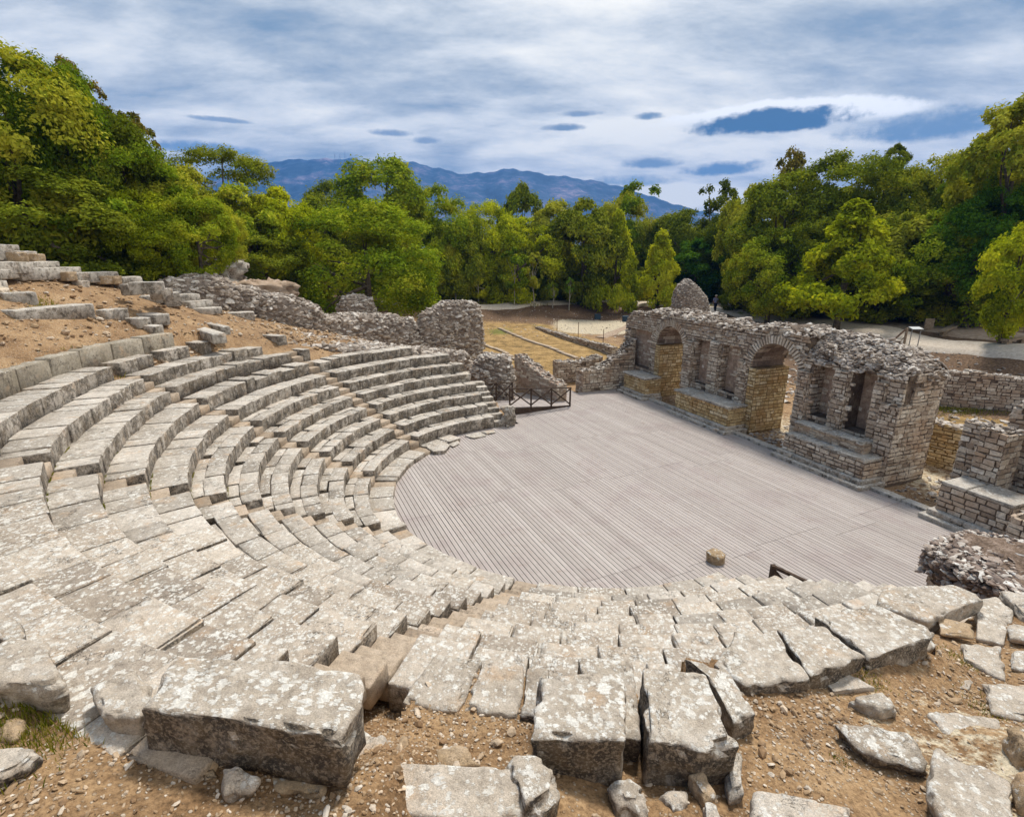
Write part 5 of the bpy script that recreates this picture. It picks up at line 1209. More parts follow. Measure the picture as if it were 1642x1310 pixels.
# fragments of the kerb on the board floor
for pts, lab in (([(683, 715), (704, 707), (722, 712), (713, 722), (694, 724)], 'loose broken kerb stone on the boards below the far stairway'), ([(718, 712), (734, 704), (736, 711), (726, 716)], 'smaller loose kerb stone next to the broken one on the boards'), ([(745, 698), (768, 692), (782, 698), (760, 702)], 'thin flat slab on the boards by the lowest far seats'), ([(770, 692), (792, 689), (796, 693), (782, 695)], 'second thin flat slab by the lowest far seats'), ([(808, 668), (824, 664), (826, 678), (812, 684)], 'pale weathered stone at the foot of the end steps')):
    mb = MB(); slab_mesh(mb, pts, .16 if len(pts) > 4 else .07, .18, hash(lab[:5]) % 7 + 60, M_=36, rnd=.6); tag(mb.build('kerb_fragment', M['seat'], smooth_=True), lab, 'stone')
mb = MB(); c = at(816, 652, .9); slab_world(mb, [(c[0] + .35 * math.cos(a), c[1] + .3 * math.sin(a), .95) for a in np.linspace(0, 6.28, 9)[:-1]], .95, 33, M_=40, amp=.04, boulder=.5)
tag(mb.build('boulder', M['seat'], smooth_=True), 'upright rounded stone between the end steps and the timber ramp', 'boulder')
# tree stump like stone on the boards
pc = at(1147, 900, 0); root = None
mb = MB(); slab_world(mb, [(pc[0] + .235 * math.cos(a) * (1 + .08 * math.sin(3 * a)), pc[1] + .2 * math.sin(a), .26 - .05 * math.cos(a + .8)) for a in np.linspace(0, 6.28, 13)[:-1]], .28, 12, M_=48, amp=.014, rnd_r=.035, taper=.0)
tag(mb.build('stone_drum', M['brownrock'], smooth_=True), 'short round drum of brown stone standing alone on the board floor', 'stone drum')

# ------------------------------------------------------------------ timber ramp with crossed rails
A_, B_ = at(817, 666, 0)[:2], at(914, 651, 0)[:2]; u = (B_ - A_) / np.hypot(*(B_ - A_)); n_ = np.array([-u[1], u[0]])
L = float(np.hypot(*(B_ - A_))); hA = .40; wR = 1.45
root = empty('timber_ramp', (*A_, 0), 'dark timber ramp with crossed railings leading up left from the board floor', 'ramp')
def rp(x, w, z): p = A_ + u * x + n_ * w; return np.array([p[0], p[1], z])
hr = lambda x: hA * (1 - x / L) + .02
mb = MB(); k = 0
for x in np.arange(-1.2, L - .1, .14):
    zz = hr(max(x, 0)) if x > 0 else hA + .02
    hexa(mb, [rp(x + .006, 0, zz - .03), rp(x + .128, 0, zz - .03), rp(x + .128, wR, zz - .03), rp(x + .006, wR, zz - .03), rp(x + .006, 0, zz), rp(x + .128, 0, zz - .01), rp(x + .128, wR, zz - .01), rp(x + .006, wR, zz)], float(rng.uniform(.2, .8)))
mb.build('ramp_deck', M['deck'], root)
mb = MB()
for w in (-.03, wR + .03):
    hexa(mb, [rp(-1.2, w - .03, -.02), rp(L, w - .03, -.02), rp(L, w + .03, -.02), rp(-1.2, w + .03, -.02), rp(-1.2, w - .03, hA + .03), rp(L, w - .03, .05), rp(L, w + .03, .05), rp(-1.2, w + .03, hA + .03)])
mb.build('side_board', M['timber'], root)
for w, xs, lab in ((-.03, [0, L * .335, L * .67, L - .03], 'front'), (wR + .03, [-.95, 0, .95], 'rear')):
    rl = None
    mb = MB(); zt = lambda x: hr(max(x, 0)) + .98 - (.0 if x < 0 else 0)
    beam(mb, rp(xs[0] - .05, w, zt(xs[0])), rp(xs[-1] + .05, w, zt(xs[-1])), .09, .05); rl = mb.build('handrail', M['timber'], root)
    for x in xs:
        mb = MB(); beam(mb, rp(x, w, hr(max(x, 0)) - .1), rp(x, w, zt(x)), .085); mb.build('post', M['timber'], root)
    for x0, x1 in zip(xs[:-1], xs[1:]):
        mb = MB(); beam(mb, rp(x0, w, hr(max(x0, 0)) + .1), rp(x1, w + .02, zt(x1) - .06), .045, .06); beam(mb, rp(x0, w + .01, zt(x0) - .06), rp(x1, w + .03, hr(max(x1, 0)) + .1), .045, .06); mb.build('cross_brace', M['timber'], root)
# rail beside the right steps
p0 = at(1234, 946, 0); p1 = at(1237, 906, 0)
base = at(1236, 935, .15); pt_ = atY(1240, 906, base[1])
root = empty('stair_rail', base, 'dark timber rail rising from behind the front seats onto the board floor', 'railing')
mb = MB(); beam(mb, (base[0], base[1], -.02), (base[0], base[1], pt_[2]), .10); mb.build('post', M['timber'], root)
e = at(1300, 940, .25); mb = MB(); beam(mb, (base[0] - .02, base[1], pt_[2] - .03), (e[0], e[1] - .1, .35), .09, .07); mb.build('handrail', M['timber'], root)
mb = MB(); beam(mb, (base[0], base[1], pt_[2] - .12), (base[0] + .42, base[1] - .25, .05), .06, .08); mb.build('brace', M['timber'], root)
mb = MB(); beam(mb, (e[0], e[1] - .1, -.02), (e[0], e[1] - .1, .42), .09); mb.build('post', M['timber'], root)
# handrail on the bank behind the stage wall
a_ = atY(1455, 526, 33); b_ = atY(1432, 546, 34.2); z_ = gz1(a_[0], a_[1])
root = empty('bank_rail', (a_[0], a_[1], z_), 'pale timber handrail sloping down behind the near end of the stage wall', 'railing')
mb = MB(); beam(mb, (a_[0], a_[1], z_ - .1), a_, .10); mb.build('post', M['paletimber'], root)
mb = MB(); beam(mb, a_, b_, .09, .07); mb.build('handrail', M['paletimber'], root)
c_ = atY(1440, 549, 33.2); mb = MB(); beam(mb, (a_[0], a_[1], a_[2] - .55), (c_[0], c_[1], c_[2]), .08, .06); mb.build('brace', M['paletimber'], root)

# information panels, sign, benches
def panel(x, y, Y, w, label):
    p = atY(x, y, Y); z = gz1(p[0], p[1]); root = empty('information_panel', (p[0], p[1], z), label, 'information panel', 'low information panels by the path')
    for s in (-1, 1): mb = MB(); tube(mb, [(p[0] + s * w * .4, p[1], z - .1), (p[0] + s * w * .4, p[1], p[2])], [.03, .03], 6); mb.build('leg', M['metal'], root)
    mb = MB(); hexa(mb, [(p[0] + a * w / 2, p[1] - .15 + b * .45, p[2] + b * .10 + c) for c in (0, .03) for a, b in ((-1, 0), (1, 0), (1, 1), (-1, 1))]); mb.build('board', M['panelwhite'], root)
panel(1182, 489, 58, 1.9, 'slanted white information panel on thin legs beside the path near the person')
panel(1470, 528, 35.5, .75, 'slanted white information panel on thin legs at the near bend of the path')
p = atY(1491, 515, 40); z = gz1(p[0], p[1]); root = empty('direction_sign', (p[0], p[1], z), 'small pale wooden board sign standing on the dusty clearing', 'sign')
mb = MB(); hexa(mb, [(p[0] + a * .34, p[1] + b * .05, z + .12 + c) for c in (0, .80) for a, b in ((-1, -1), (1, -1), (1, 1), (-1, 1))]); mb.build('board', M['paletimber'], root)
mb = MB(); beam(mb, (p[0], p[1] + .12, z - .1), (p[0], p[1] + .12, z + .8), .08); mb.build('post', M['paletimber'], root)
def bench(x0, y0, x1, y1, Y0, Y1, label):
    a_, b_ = atY(x0, y0, Y0), atY(x1, y1, Y1); za, zb = gz1(*a_[:2]), gz1(*b_[:2]); root = empty('log_bench', (a_[0], a_[1], za), label, 'bench', 'split log benches in the clearing')
    mb = MB(); beam(mb, (a_[0], a_[1], za + .46), (b_[0], b_[1], zb + .46), .42, .12); mb.build('seat', M['paletimber'], root)
    for f in (.08, .5, .92):
        c = a_ * (1 - f) + b_ * f; zc_ = za * (1 - f) + zb * f; mb = MB(); hexa(mb, [(c[0] + a * .17, c[1] + b * .17, zc_ + q_) for q_ in (-.1, .40) for a, b in ((-1, -1), (1, -1), (1, 1), (-1, 1))]); mb.build('leg', M['paletimber'], root)
bench(1513, 520, 1546, 514, 38, 43, 'log bench left of the others at the edge of the clearing')
bench(1612, 541, 1668, 536, 33, 34.5, 'log bench cut by the right edge beside the path')
bench(1590, 516, 1640, 524, 44, 40, 'log bench in the deep shade at the back of the clearing')

# ------------------------------------------------------------------ the person
def skin_person():
    Yp = 57.5; f = atY(1147, 491, Yp); z0 = gz1(f[0], f[1]) + .13; x0, y0 = f[0], f[1]
    root = empty('person', (x0, y0, z0), 'person in a lavender shirt, dark trousers and pale hat walking away on the path', 'person')
    H = 1.76
    def chain(name, mat, nodes, edges, sub=1):
        me = bpy.data.meshes.new(name); me.from_pydata([n[0] for n in nodes], edges, []); o = bpy.data.objects.new(name, me); COL.objects.link(o); o.parent = root
        m_ = o.modifiers.new('Skin', 'SKIN')
        for v, n in zip(me.skin_vertices[0].data if me.skin_vertices else [], nodes): v.radius = n[1]
        s_ = o.modifiers.new('Sub', 'SUBSURF'); s_.levels = s_.render_levels = sub
        me.materials.append(mat); return o
    import bmesh
    def skin(name, mat, nodes, edges):
        me = bpy.data.meshes.new(name); bm = bmesh.new(); lay = bm.verts.layers.skin.verify(); vs = []
        for i, (co, r) in enumerate(nodes):
            v = bm.verts.new(co); v[lay].radius = r if isinstance(r, tuple) else (r, r); v[lay].use_root = (i == 0); vs.append(v)
        for a, b_ in edges: bm.edges.new((vs[a], vs[b_]))
        bm.to_mesh(me); bm.free(); o = bpy.data.objects.new(name, me); COL.objects.link(o); o.parent = root
        o.modifiers.new('Skin', 'SKIN'); s_ = o.modifiers.new('Sub', 'SUBSURF'); s_.levels = s_.render_levels = 1; me.materials.append(mat); return o
    # skin: whole body
    body = [((0, 0, .95), (.15, .11)), ((0, 0, 1.15), (.14, .10)), ((0, 0, 1.38), (.17, .11)), ((0, 0, 1.50), (.07, .06)), ((0, .0, 1.57), (.06, .06)), ((0, 0, 1.66), (.085, .10)), ((0, 0, 1.73), (.07, .08)),
            ((.20, 0, 1.42), (.055, .055)), ((.27, .02, 1.16), (.045, .045)), ((.26, -.06, .92), (.035, .035)), ((.26, -.08, .84), (.03, .035)),
            ((-.20, 0, 1.42), (.055, .055)), ((-.28, -.03, 1.17), (.045, .045)), ((-.26, .08, .94), (.035, .035)), ((-.26, .10, .86), (.03, .035)),
            ((.09, 0, .88), (.09, .09)), ((.10, .08, .50), (.062, .062)), ((.10, .04, .09), (.042, .042)), ((.10, .18, .04), (.04, .03)),
            ((-.09, 0, .88), (.09, .09)), ((-.10, -.06, .50), (.062, .062)), ((-.10, -.22, .12), (.042, .042)), ((-.10, -.12, .03), (.04, .03))]
    ed = [(0, 1), (1, 2), (2, 3), (3, 4), (4, 5), (5, 6), (2, 7), (7, 8), (8, 9), (9, 10), (2, 11), (11, 12), (12, 13), (13, 14), (0, 15), (15, 16), (16, 17), (17, 18), (0, 19), (19, 20), (20, 21), (21, 22)]
    skin('body', M['skin'], body, ed)
    g = 1.16
    def fat(ix): return [(body[i][0], tuple(r * g + .012 for r in body[i][1])) for i in ix]
    skin('shirt', M['shirt'], fat([1, 2, 7, 8, 11, 12, 0]), [(0, 1), (1, 2), (2, 3), (1, 4), (4, 5), (0, 6)])
    skin('trousers', M['trousers'], fat([0, 15, 16, 17, 19, 20, 21]), [(0, 1), (1, 2), (2, 3), (0, 4), (4, 5), (5, 6)])
    mb = MB(); tube(mb, [(x0, y0, z0 + 1.70), (x0, y0, z0 + 1.705), (x0, y0, z0 + 1.72), (x0, y0, z0 + 1.80), (x0, y0, z0 + 1.815)], [.05, .17, .105, .10, .05], 14); mb.build('hat', M['hat'], root)
skin_person()

# ------------------------------------------------------------------ gravel and grass tufts (stuff)
rng = np.random.default_rng(404)
mb = MB()
def scatter(n, x0, x1, y0, y1, smin, smax, filt=None):
    x = rng.uniform(x0, x1, n); y = rng.uniform(y0, y1, n)
    r = np.hypot(x - CC[0], y - CC[1]); a = np.degrees(np.arctan2(y - CC[1], x - CC[0])) % 360
    dens = fbm(np.stack([x * 1.4, y * 1.4, x * 0], 1), 3)
    ok = dens > rng.uniform(-.55, .45, n)
    if filt is not None: ok &= filt(x, y, r, a)
    x, y = x[ok], y[ok]; s = smin + (smax - smin) * rng.beta(1.0, 4.0, len(x)); z = gz(x, y) + s * .22
    rocks(mb, np.stack([x, y, z], 1), s, rng, .65)
fr = lambda x, y, r, a: (r > 12.4) & (a > 222) & (a < 330)
scatter(34000, -4, 5, .8, 5.2, .010, .055, fr)
scatter(2600, -4, 5, .8, 5.2, .03, .12, fr)
scatter(8000, 3, 10, 2.5, 9, .015, .09, lambda x, y, r, a: r > 11.2)
scatter(9000, -22, -8, 6, 28, .03, .30, lambda x, y, r, a: (r > 14.6) & (a < 222) & (r < 24))
scatter(260, -22, -9, 8, 28, .15, .55, lambda x, y, r, a: (r > 16) & (a < 212) & (r < 23))
scatter(2600, -12, 0, 23, 34, .06, .50, lambda x, y, r, a: (r > 12.5) & (a < 150))
gvl = mb.build('gravel', M['gravel']); tag(gvl, 'loose gravel and stone chips strewn over the dirt', 'gravel', None, 'stuff')
mb = MB()
for (s0, s1, t0, t1, n, sm, sx_) in ((15.6, 20.5, .7, 1.3, 60, .05, .2), (9, 11.5, .8, 4, 160, .05, .25), (15.4, 17.6, 1.5, 5, 120, .05, .25), (-2, 15, 7, 14, 700, .08, .35)):
    s = rng.uniform(s0, s1, n); t_ = rng.uniform(t0, t1, n); p = A0 + np.outer(s, US) + np.outer(t_, NS); rocks(mb, np.column_stack([p, gz(p[:, 0], p[:, 1]) + .02]), rng.uniform(sm, sx_, n), rng, .5)
n = 1100; x = rng.uniform(-8, 30, n); y = rng.uniform(50, 66, n); ok = gz(x, y) < 2.0; rocks(mb, np.column_stack([x, y, gz(x, y) + .0])[ok], rng.uniform(.05, .22, ok.sum()), rng, .5)
n = 1400; x = rng.uniform(20, 36, n); y = rng.uniform(22, 44, n); zz = gz(x, y); ok = (zz < 2.0) & (zz > .3); rocks(mb, np.column_stack([x, y, zz + .02])[ok], rng.uniform(.06, .28, ok.sum()), rng, .5)
tag(mb.build('rubble', M['rubble']), 'scattered rubble stones on the banks behind the stage wall', 'rubble', None, 'stuff')

def blades(mb, C, h, w, rng, spread=.25, lean=.5):
    C = np.asarray(C, float); n = len(C); a = rng.uniform(0, 6.28, n); d = np.stack([np.cos(a), np.sin(a), 0 * a], 1); l = rng.uniform(.1, lean, n)[:, None]; b = rng.uniform(0, 6.28, n); ld = np.stack([np.cos(b), np.sin(b), 0 * b], 1)
    hh = (h * rng.uniform(.5, 1.2, n))[:, None]; up = np.array([0, 0, 1.])
    p0, p1 = C - d * w / 2, C + d * w / 2; m0 = p0 + up * hh * .55 + ld * l * hh * .4; m1 = p1 + up * hh * .55 + ld * l * hh * .4; tp = C + up * hh + ld * l * hh
    V = np.stack([p0, p1, m1, m0, tp], 1).reshape(-1, 3); k = np.arange(n) * 5
    mb.add(V, np.stack([k, k + 1, k + 2, k + 3], 1), np.stack([k + 3, k + 2, k + 4], 1), np.repeat(rng.uniform(0, 1, n), 5))
mb = MB()
for (x, y, z, n, rad_, h) in ((20, 1140, 4.5, 900, .22, .07), (60, 1120, 4.5, 700, .18, .06), (90, 1080, 4.55, 300, .10, .06), (110, 1040, 4.5, 420, .10, .06), (75, 1000, 4.4, 260, .08, .05), (5, 1180, 4.6, 500, .2, .06), (120, 1140, 4.5, 200, .1, .05), (1320, 1085, 3.2, 260, .09, .04), (1395, 1095, 3.2, 180, .08, .04), (1540, 1060, 2.95, 160, .1, .04), (1350, 1220, 3.4, 60, .05, .03), (1590, 1130, 3.1, 200, .12, .04)):
    c = at(x, y, z); p = c[:2] + rng.normal(0, rad_, (n, 2)); blades(mb, np.column_stack([p, gz(p[:, 0], p[:, 1])]), h, .006, rng)
# moss and grass in the joints of the seats
for k in range(0, 11):
    for _ in range(26):
        az = rng.uniform(205, 262 if k < 8 else 249); r = rfront(k) - .02; X, Y = pol(az, r); zz = (ztop(k - 1) if k else 0) ; n = int(rng.uniform(8, 46)); dd = rng.normal(0, .06, n)
        aa_ = math.radians(az) + dd / r; rr_ = r + rng.normal(0, .008, n); blades(mb, np.stack([CC[0] + rr_ * np.cos(aa_), CC[1] + rr_ * np.sin(aa_), np.full(n, zz)], 1), .03, .008, rng)
for (x, y, z, n, rad_, h) in ((205, 478, 6.4, 500, .25, .22), (430, 560, 4.3, 260, .4, .06), (480, 575, 3.9, 260, .3, .06), (62, 478, 6.3, 260, .35, .12), (120, 470, 6.6, 200, .3, .10)):
    c = at(x, y, z); p = c[:2] + rng.normal(0, rad_, (n, 2)); blades(mb, np.column_stack([p, gz(p[:, 0], p[:, 1])]), h, .02, rng)
p = at(1540, 655, 0)[:2] + rng.normal(0, 1, (5000, 2)) * (1.6, .7); blades(mb, np.column_stack([p, gz(p[:, 0], p[:, 1])]), .09, .02, rng)
n = 14000; x = rng.uniform(-9, 24, n); y = rng.uniform(60, 78, n)
dp_ = 1 - polydist_mask(x, y, PATH, 1.2); ok = (dp_ > .3) & (gz(x, y) > 2.0); p = np.stack([x, y], 1)[ok]; blades(mb, np.column_stack([p, gz(p[:, 0], p[:, 1])]), .35, .05, rng)
tag(mb.build('grass', M['grass']), 'grass tufts, moss and weeds growing in joints and on the dirt', 'grass', None, 'stuff')

# ------------------------------------------------------------------ trees
def crown_proto(seed, kind, nclump, nleaf, ls):
    r = np.random.default_rng(seed); C = []; Rr = []
    while len(C) < nclump:
        h = r.uniform(-1, 1)
        if kind == 'cone': R = (1 - h) / 2 * 1.0 + .05
        elif kind == 'dome': R = math.sqrt(max(0, 1 - max(h, -.3) ** 2)) * (1 if h > -.3 else .97)
        elif kind == 'tall': R = (1 - abs(h) ** 2.4) * .95
        else: R = math.sqrt(1 - h * h)
        a = r.uniform(0, 2 * math.pi); q = r.uniform(.45, .93) ** .6 * R * .86
        if kind == 'open' and r.random() < .25: q *= .5
        cr = r.uniform(.13, .27) * (1.0 if kind != 'open' else .72) * (.7 + .3 * R)
        C.append((q * math.cos(a), q * math.sin(a), h * .88)); Rr.append(cr)
    C = np.array(C); Rr = np.array(Rr); w = Rr ** 2 / (Rr ** 2).sum(); n = nleaf; idx = r.choice(len(C), n, p=w)
    d = r.normal(size=(n, 3)); d /= np.linalg.norm(d, axis=1)[:, None]; d[:, 2] = np.where(d[:, 2] < -.35, -d[:, 2] * .6, d[:, 2])
    outc = C[idx] / (np.linalg.norm(C[idx], axis=1)[:, None] + 1e-6)
    flip = (d * outc).sum(1) < -.45; d[flip] *= -1
    rad = Rr[idx] * (r.uniform(.35, 1.12, n) ** .55); lump = 1 + .35 * vn(d * 2.5 + idx[:, None] * 3.1)
    P = C[idx] + d * (rad * lump)[:, None]; P[:, 2] -= .03 * r.uniform(0, 1, n)
    # leaf sprays
    nrm = d * .6 + outc * .4 + r.normal(0, .5, (n, 3)) + np.array([0, 0, .35]); nrm /= np.linalg.norm(nrm, axis=1)[:, None]
    tmp = r.normal(size=(n, 3)); u = np.cross(nrm, tmp); u /= np.linalg.norm(u, axis=1)[:, None]; v = np.cross(nrm, u)
    s = (ls * r.uniform(.55, 1.35, n))[:, None]
    V = np.stack([P - u * s, P - v * s * .55 + nrm * s * .15, P + u * s, P + v * s * .55 + nrm * s * .15], 1).reshape(-1, 3); k = np.arange(n) * 4
    rn = np.clip(.5 + (vn(C[idx] * 3 + seed) * .35) + r.normal(0, .16, n), 0, 1)
    mb = MB(); mb.add(V, np.stack([k, k + 1, k + 2, k + 3], 1), rnd=np.repeat(rn, 4)); return mb, C, Rr
PROT = {}
def proto(name, *a):
    mb, C, Rr = crown_proto(*a); me_o = mb.build('crown', M['leaf_mid']); me = me_o.data; bpy.data.objects.remove(me_o); PROT[name] = (me, C, Rr)
proto('round1', 1, 'round', 80, 34000, .024); proto('round2', 2, 'round', 110, 36000, .022); proto('round3', 3, 'round', 55, 20000, .034)
proto('dome1', 4, 'dome', 100, 38000, .020); proto('dome2', 5, 'dome', 75, 32000, .025)
proto('tall1', 6, 'tall', 80, 24000, .032); proto('tall2', 7, 'tall', 60, 20000, .036)
proto('cone1', 8, 'cone', 75, 20000, .036); proto('open1', 9, 'open', 46, 9000, .034); proto('open2', 10, 'open', 30, 6000, .040); proto('small', 11, 'round', 26, 3600, .075)
_meshmat = {}
def crown_mesh(pn, mat):
    if (pn, mat) not in _meshmat:
        me = PROT[pn][0].copy(); me.materials.clear(); me.materials.append(M[mat]); _meshmat[(pn, mat)] = me
    return _meshmat[(pn, mat)]
trng = np.random.default_rng(9)
def tree(cx, ytop, hw, Y, pn, mat, label, ybot=None, cat='tree', name='broadleaf_tree', group=None, bark='bark', trunk_r=None, squash=1.0, dz0=0.0):
    p = atY(cx, ytop, Y); zt = p[2]; g = gz1(p[0], p[1]); R = hw / FPX * Y * (1.18 if hw > 30 and name != 'shrub' else 1.05)
    if ybot is None: zb = g + .15 * (zt - g)
    else: zb = max(atY(cx, ybot, Y)[2], g - .3)
    if cat == 'tree' and Y > 60: zb = g + .35 * (zb - g)
    root = empty(name, (p[0], p[1], g), label, cat, group)
    me = crown_mesh(pn, mat); c = bpy.data.objects.new('crown', me); COL.objects.link(c); c.parent = root
    hz = (zt - zb) / 2 * 1.04; c.location = (0, 0, (zt + zb) / 2 - g); c.scale = (R, R * squash, hz); c.rotation_euler = (0, 0, trng.uniform(0, 6.28))
    if PROT[pn][0]:
        Cc, Rr = PROT[pn][1], PROT[pn][2]; mb = MB(); tr = trunk_r or max(.09, R * .055); zc = (zt + zb) / 2
        ztr = zb + hz * .9; lean = trng.normal(0, .12, 2)
        tube(mb, [(p[0], p[1], g - .3), (p[0], p[1], g + .3), (p[0] + lean[0], p[1] + lean[1], (g + ztr) / 2), (p[0] + lean[0] * 2, p[1] + lean[1] * 2, ztr)], [tr * 1.3, tr, tr * .8, tr * .5], 8)
        rot = c.rotation_euler[2]; cs, sn = math.cos(rot), math.sin(rot)
        for i in trng.choice(len(Cc), 7, replace=False):
            q = Cc[i] * np.array([R, R * squash, hz]); q = np.array([p[0] + q[0] * cs - q[1] * sn, p[1] + q[0] * sn + q[1] * cs, zc + q[2]])
            s = np.array([p[0] + lean[0] * 1.5, p[1] + lean[1] * 1.5, g + (ztr - g) * trng.uniform(.45, .95)]); m_ = (s + q) / 2 + trng.normal(0, .1 * R, 3) * .6
            tube(mb, [s, m_, q], [tr * .45, tr * .3, tr * .12], 6)
        mb.build('trunk', M[bark], root)
    return root
GL, GF, GR = 'trees of the wooded slope on the left', 'trees in the belt beyond the path', 'trees of the wood on the right'
T = [
 (-25, 70, 120, 25, 'round2', 'leaf_olive', 'olive green tree cut by the left edge, tallest on the slope', 460, GL),
 (60, 88, 85, 27, 'round2', 'leaf_mid', 'dense green tree second from the left on the slope top', 420, GL),
 (95, 92, 46, 29, 'open1', 'leaf_autumn', 'sparse brownish tree poking above the left slope', 260, GL),
 (135, 150, 78, 28, 'round1', 'leaf_dark', 'dark green tree in the middle of the left slope', 430, GL),
 (200, 178, 40, 30, 'open2', 'leaf_autumn', 'thin twiggy treetop right of the sparse brownish tree', 330, GL),
 (195, 215, 70, 28, 'round2', 'leaf_mid', 'rounded green tree under the thin twiggy treetop', 430, GL),
 (245, 245, 72, 30, 'round1', 'leaf_olive', 'yellowish tree where the left slope skyline starts to level', 430, GL),
 (40, 270, 120, 24, 'dome2', 'leaf_dark', 'very dark bushy tree low at the left edge above the grey slabs', 455, GL),
 (130, 280, 80, 26, 'round3', 'leaf_mid', 'broad bushy tree low on the left behind the speckled slab', 450, GL),
 (205, 300, 62, 27, 'round2', 'leaf_yellow', 'yellow green tree in front of the left slope behind the stepped end wall', 450, GL),
 (250, 345, 45, 27, 'tall2', 'leaf_yellow', 'small yellow leaved tree with a bare trunk above the rubble ridge', 440, GL),
 (300, 300, 56, 28, 'round1', 'leaf_mid', 'mid green round tree just left of the rock outcrop', 446, GL),
 (350, 236, 80, 44, 'dome1', 'leaf_dark', 'dark bluish oak standing tall behind the left slope', 400, GL),
 (385, 300, 60, 40, 'round3', 'leaf_mid', 'green tree below the dark oak, behind the rock outcrop', 470, GL),
 (440, 300, 62, 42, 'tall1', 'leaf_yellow', 'yellow green tree between the rock outcrop and the big round tree', 480, GL),
 (330, 330, 50, 33, 'round2', 'leaf_olive', 'olive shrubby tree directly above the rock outcrop', 430, GL),
 (410, 370, 70, 39, 'round1', 'leaf_dark', 'shadowy tree filling the hollow above the earth bank', 470, GL),
 (578, 322, 112, 43, 'dome1', 'leaf_mid', 'very large round feathery tree standing in front of all others at centre left', 508, None),
 (500, 315, 55, 52, 'tall1', 'leaf_olive', 'tree with ragged top just left of the large round feathery tree', 480, GF),
 (612, 252, 84, 66, 'dome2', 'leaf_mid', 'tallest tree of the belt, rising behind the large round feathery tree', 420, GF),
 (540, 290, 60, 68, 'round2', 'leaf_olive', 'tree on the left shoulder of the tallest tree of the belt', 420, GF),
 (690, 298, 62, 66, 'round1', 'leaf_mid', 'tree on the right shoulder of the tallest tree of the belt', 440, GF),
 (735, 355, 42, 66, 'tall1', 'leaf_olive', 'narrow olive tree right of the large round feathery tree', 475, GF),
 (775, 322, 52, 70, 'round2', 'leaf_yellow', 'light green tree with a pointed top below the left mountain peak', 470, GF),
 (838, 297, 40, 88, 'tall2', 'leaf_olive', 'round headed tree standing out against the middle of the mountain', 420, GF),
 (838, 348, 62, 70, 'dome2', 'leaf_yellow', 'light green spreading tree behind the pale stemmed saplings', 478, GF),
 (900, 325, 50, 76, 'round3', 'leaf_olive', 'mid green tree below the right mountain shoulder', 460, GF),
 (940, 318, 62, 70, 'tall1', 'leaf_dark', 'broad dark green tree at the centre of the belt', 482, GF),
 (992, 338, 40, 68, 'cone1', 'leaf_yellow', 'slim golden tree next to the broad dark green one', 480, GF),
 (1036, 286, 58, 84, 'open1', 'leaf_mid', 'airy tall tree with visible limbs left of the forest gap', 440, GF),
 (1000, 310, 46, 84, 'round1', 'leaf_olive', 'olive tree partly behind the slim golden one', 440, GF),
 (1062, 370, 42, 66, 'cone1', 'leaf_yellow', 'bright yellow conical tree directly behind the conical ruin', 485, GF),
 (1122, 385, 46, 70, 'round3', 'leaf_fresh', 'vivid fresh green tree right above the person', 480, GF),
 (1100, 335, 60, 80, 'dome2', 'leaf_dark', 'dark tree behind the vivid fresh green one', 470, GF),
 (1150, 285, 44, 76, 'open1', 'leaf_dark', 'tall thin dark tree at the gap where sky reaches low', 400, GF),
 (1180, 330, 45, 70, 'round2', 'leaf_dark', 'dark tree at the left end of the right hand wood', 470, GR),
 (1265, 238, 52, 64, 'open1', 'leaf_autumn', 'sparse brownish treetop sticking out above the right hand wood', 330, GR),
 (1215, 295, 55, 62, 'tall1', 'leaf_olive', 'olive tree below the sparse brownish treetop', 460, GR),
 (1280, 275, 82, 54, 'dome2', 'leaf_olive', 'wide grey green tree in the left part of the right hand wood', 470, GR),
 (1370, 242, 84, 54, 'round2', 'leaf_olive', 'large yellowish crown in the skyline above the bright maple', 450, GR),
 (1445, 250, 60, 56, 'round1', 'leaf_olive', 'crown right of the large yellowish one in the right skyline', 450, GR),
 (1440, 232, 22, 57, 'tall2', 'leaf_dark', 'thin dark spire sticking out of the right skyline', 300, GR),
 (1520, 244, 66, 52, 'round2', 'leaf_olive', 'crown of the right skyline two left of the picture edge', 450, GR),
 (1590, 235, 60, 48, 'round3', 'leaf_mid', 'crown filling the skyline just left of the tallest edge tree', 440, GR),
 (1650, 160, 75, 42, 'round3', 'leaf_olive', 'tallest tree at the right edge with a loose olive crown', 400, GR),
 (1640, 225, 70, 45, 'round1', 'leaf_mid', 'green crown under the tallest tree at the right edge', 480, GR),
 (1250, 365, 62, 50, 'dome2', 'leaf_mid', 'rounded bushy tree sweeping to the ground right of the person', 498, GR),
 (1310, 350, 62, 49, 'round2', 'leaf_dark', 'dark bush mass between the rounded bushy tree and the bright maple', 500, GR),
 (1376, 322, 82, 43, 'cone1', 'leaf_yellow', 'bright yellow green maple in front of the right hand wood', 490, GR),
 (1460, 340, 84, 47, 'dome2', 'leaf_olive', 'green tree overlapping the right side of the bright maple', 510, GR),
 (1420, 420, 80, 46, 'round3', 'leaf_dark', 'low shaded tree under the bright maple', 505, GR),
 (1545, 330, 80, 43, 'dome2', 'leaf_mid', 'deep green tree behind the log benches', 505, GR),
 (1600, 300, 70, 41, 'dome2', 'leaf_fresh', 'rich green layered tree right of the deep green one', 470, GR),
 (1655, 352, 52, 33.5, 'tall1', 'leaf_yellow', 'pale yellow green tree cut by the right edge over the path', 540, GR),
 (1500, 420, 70, 48, 'round1', 'leaf_dark', 'shaded low tree behind the small board sign', 505, GR),
 (1590, 430, 70, 47, 'round2', 'leaf_dark', 'shaded low tree over the bench in deep shade', 510, GR),
]
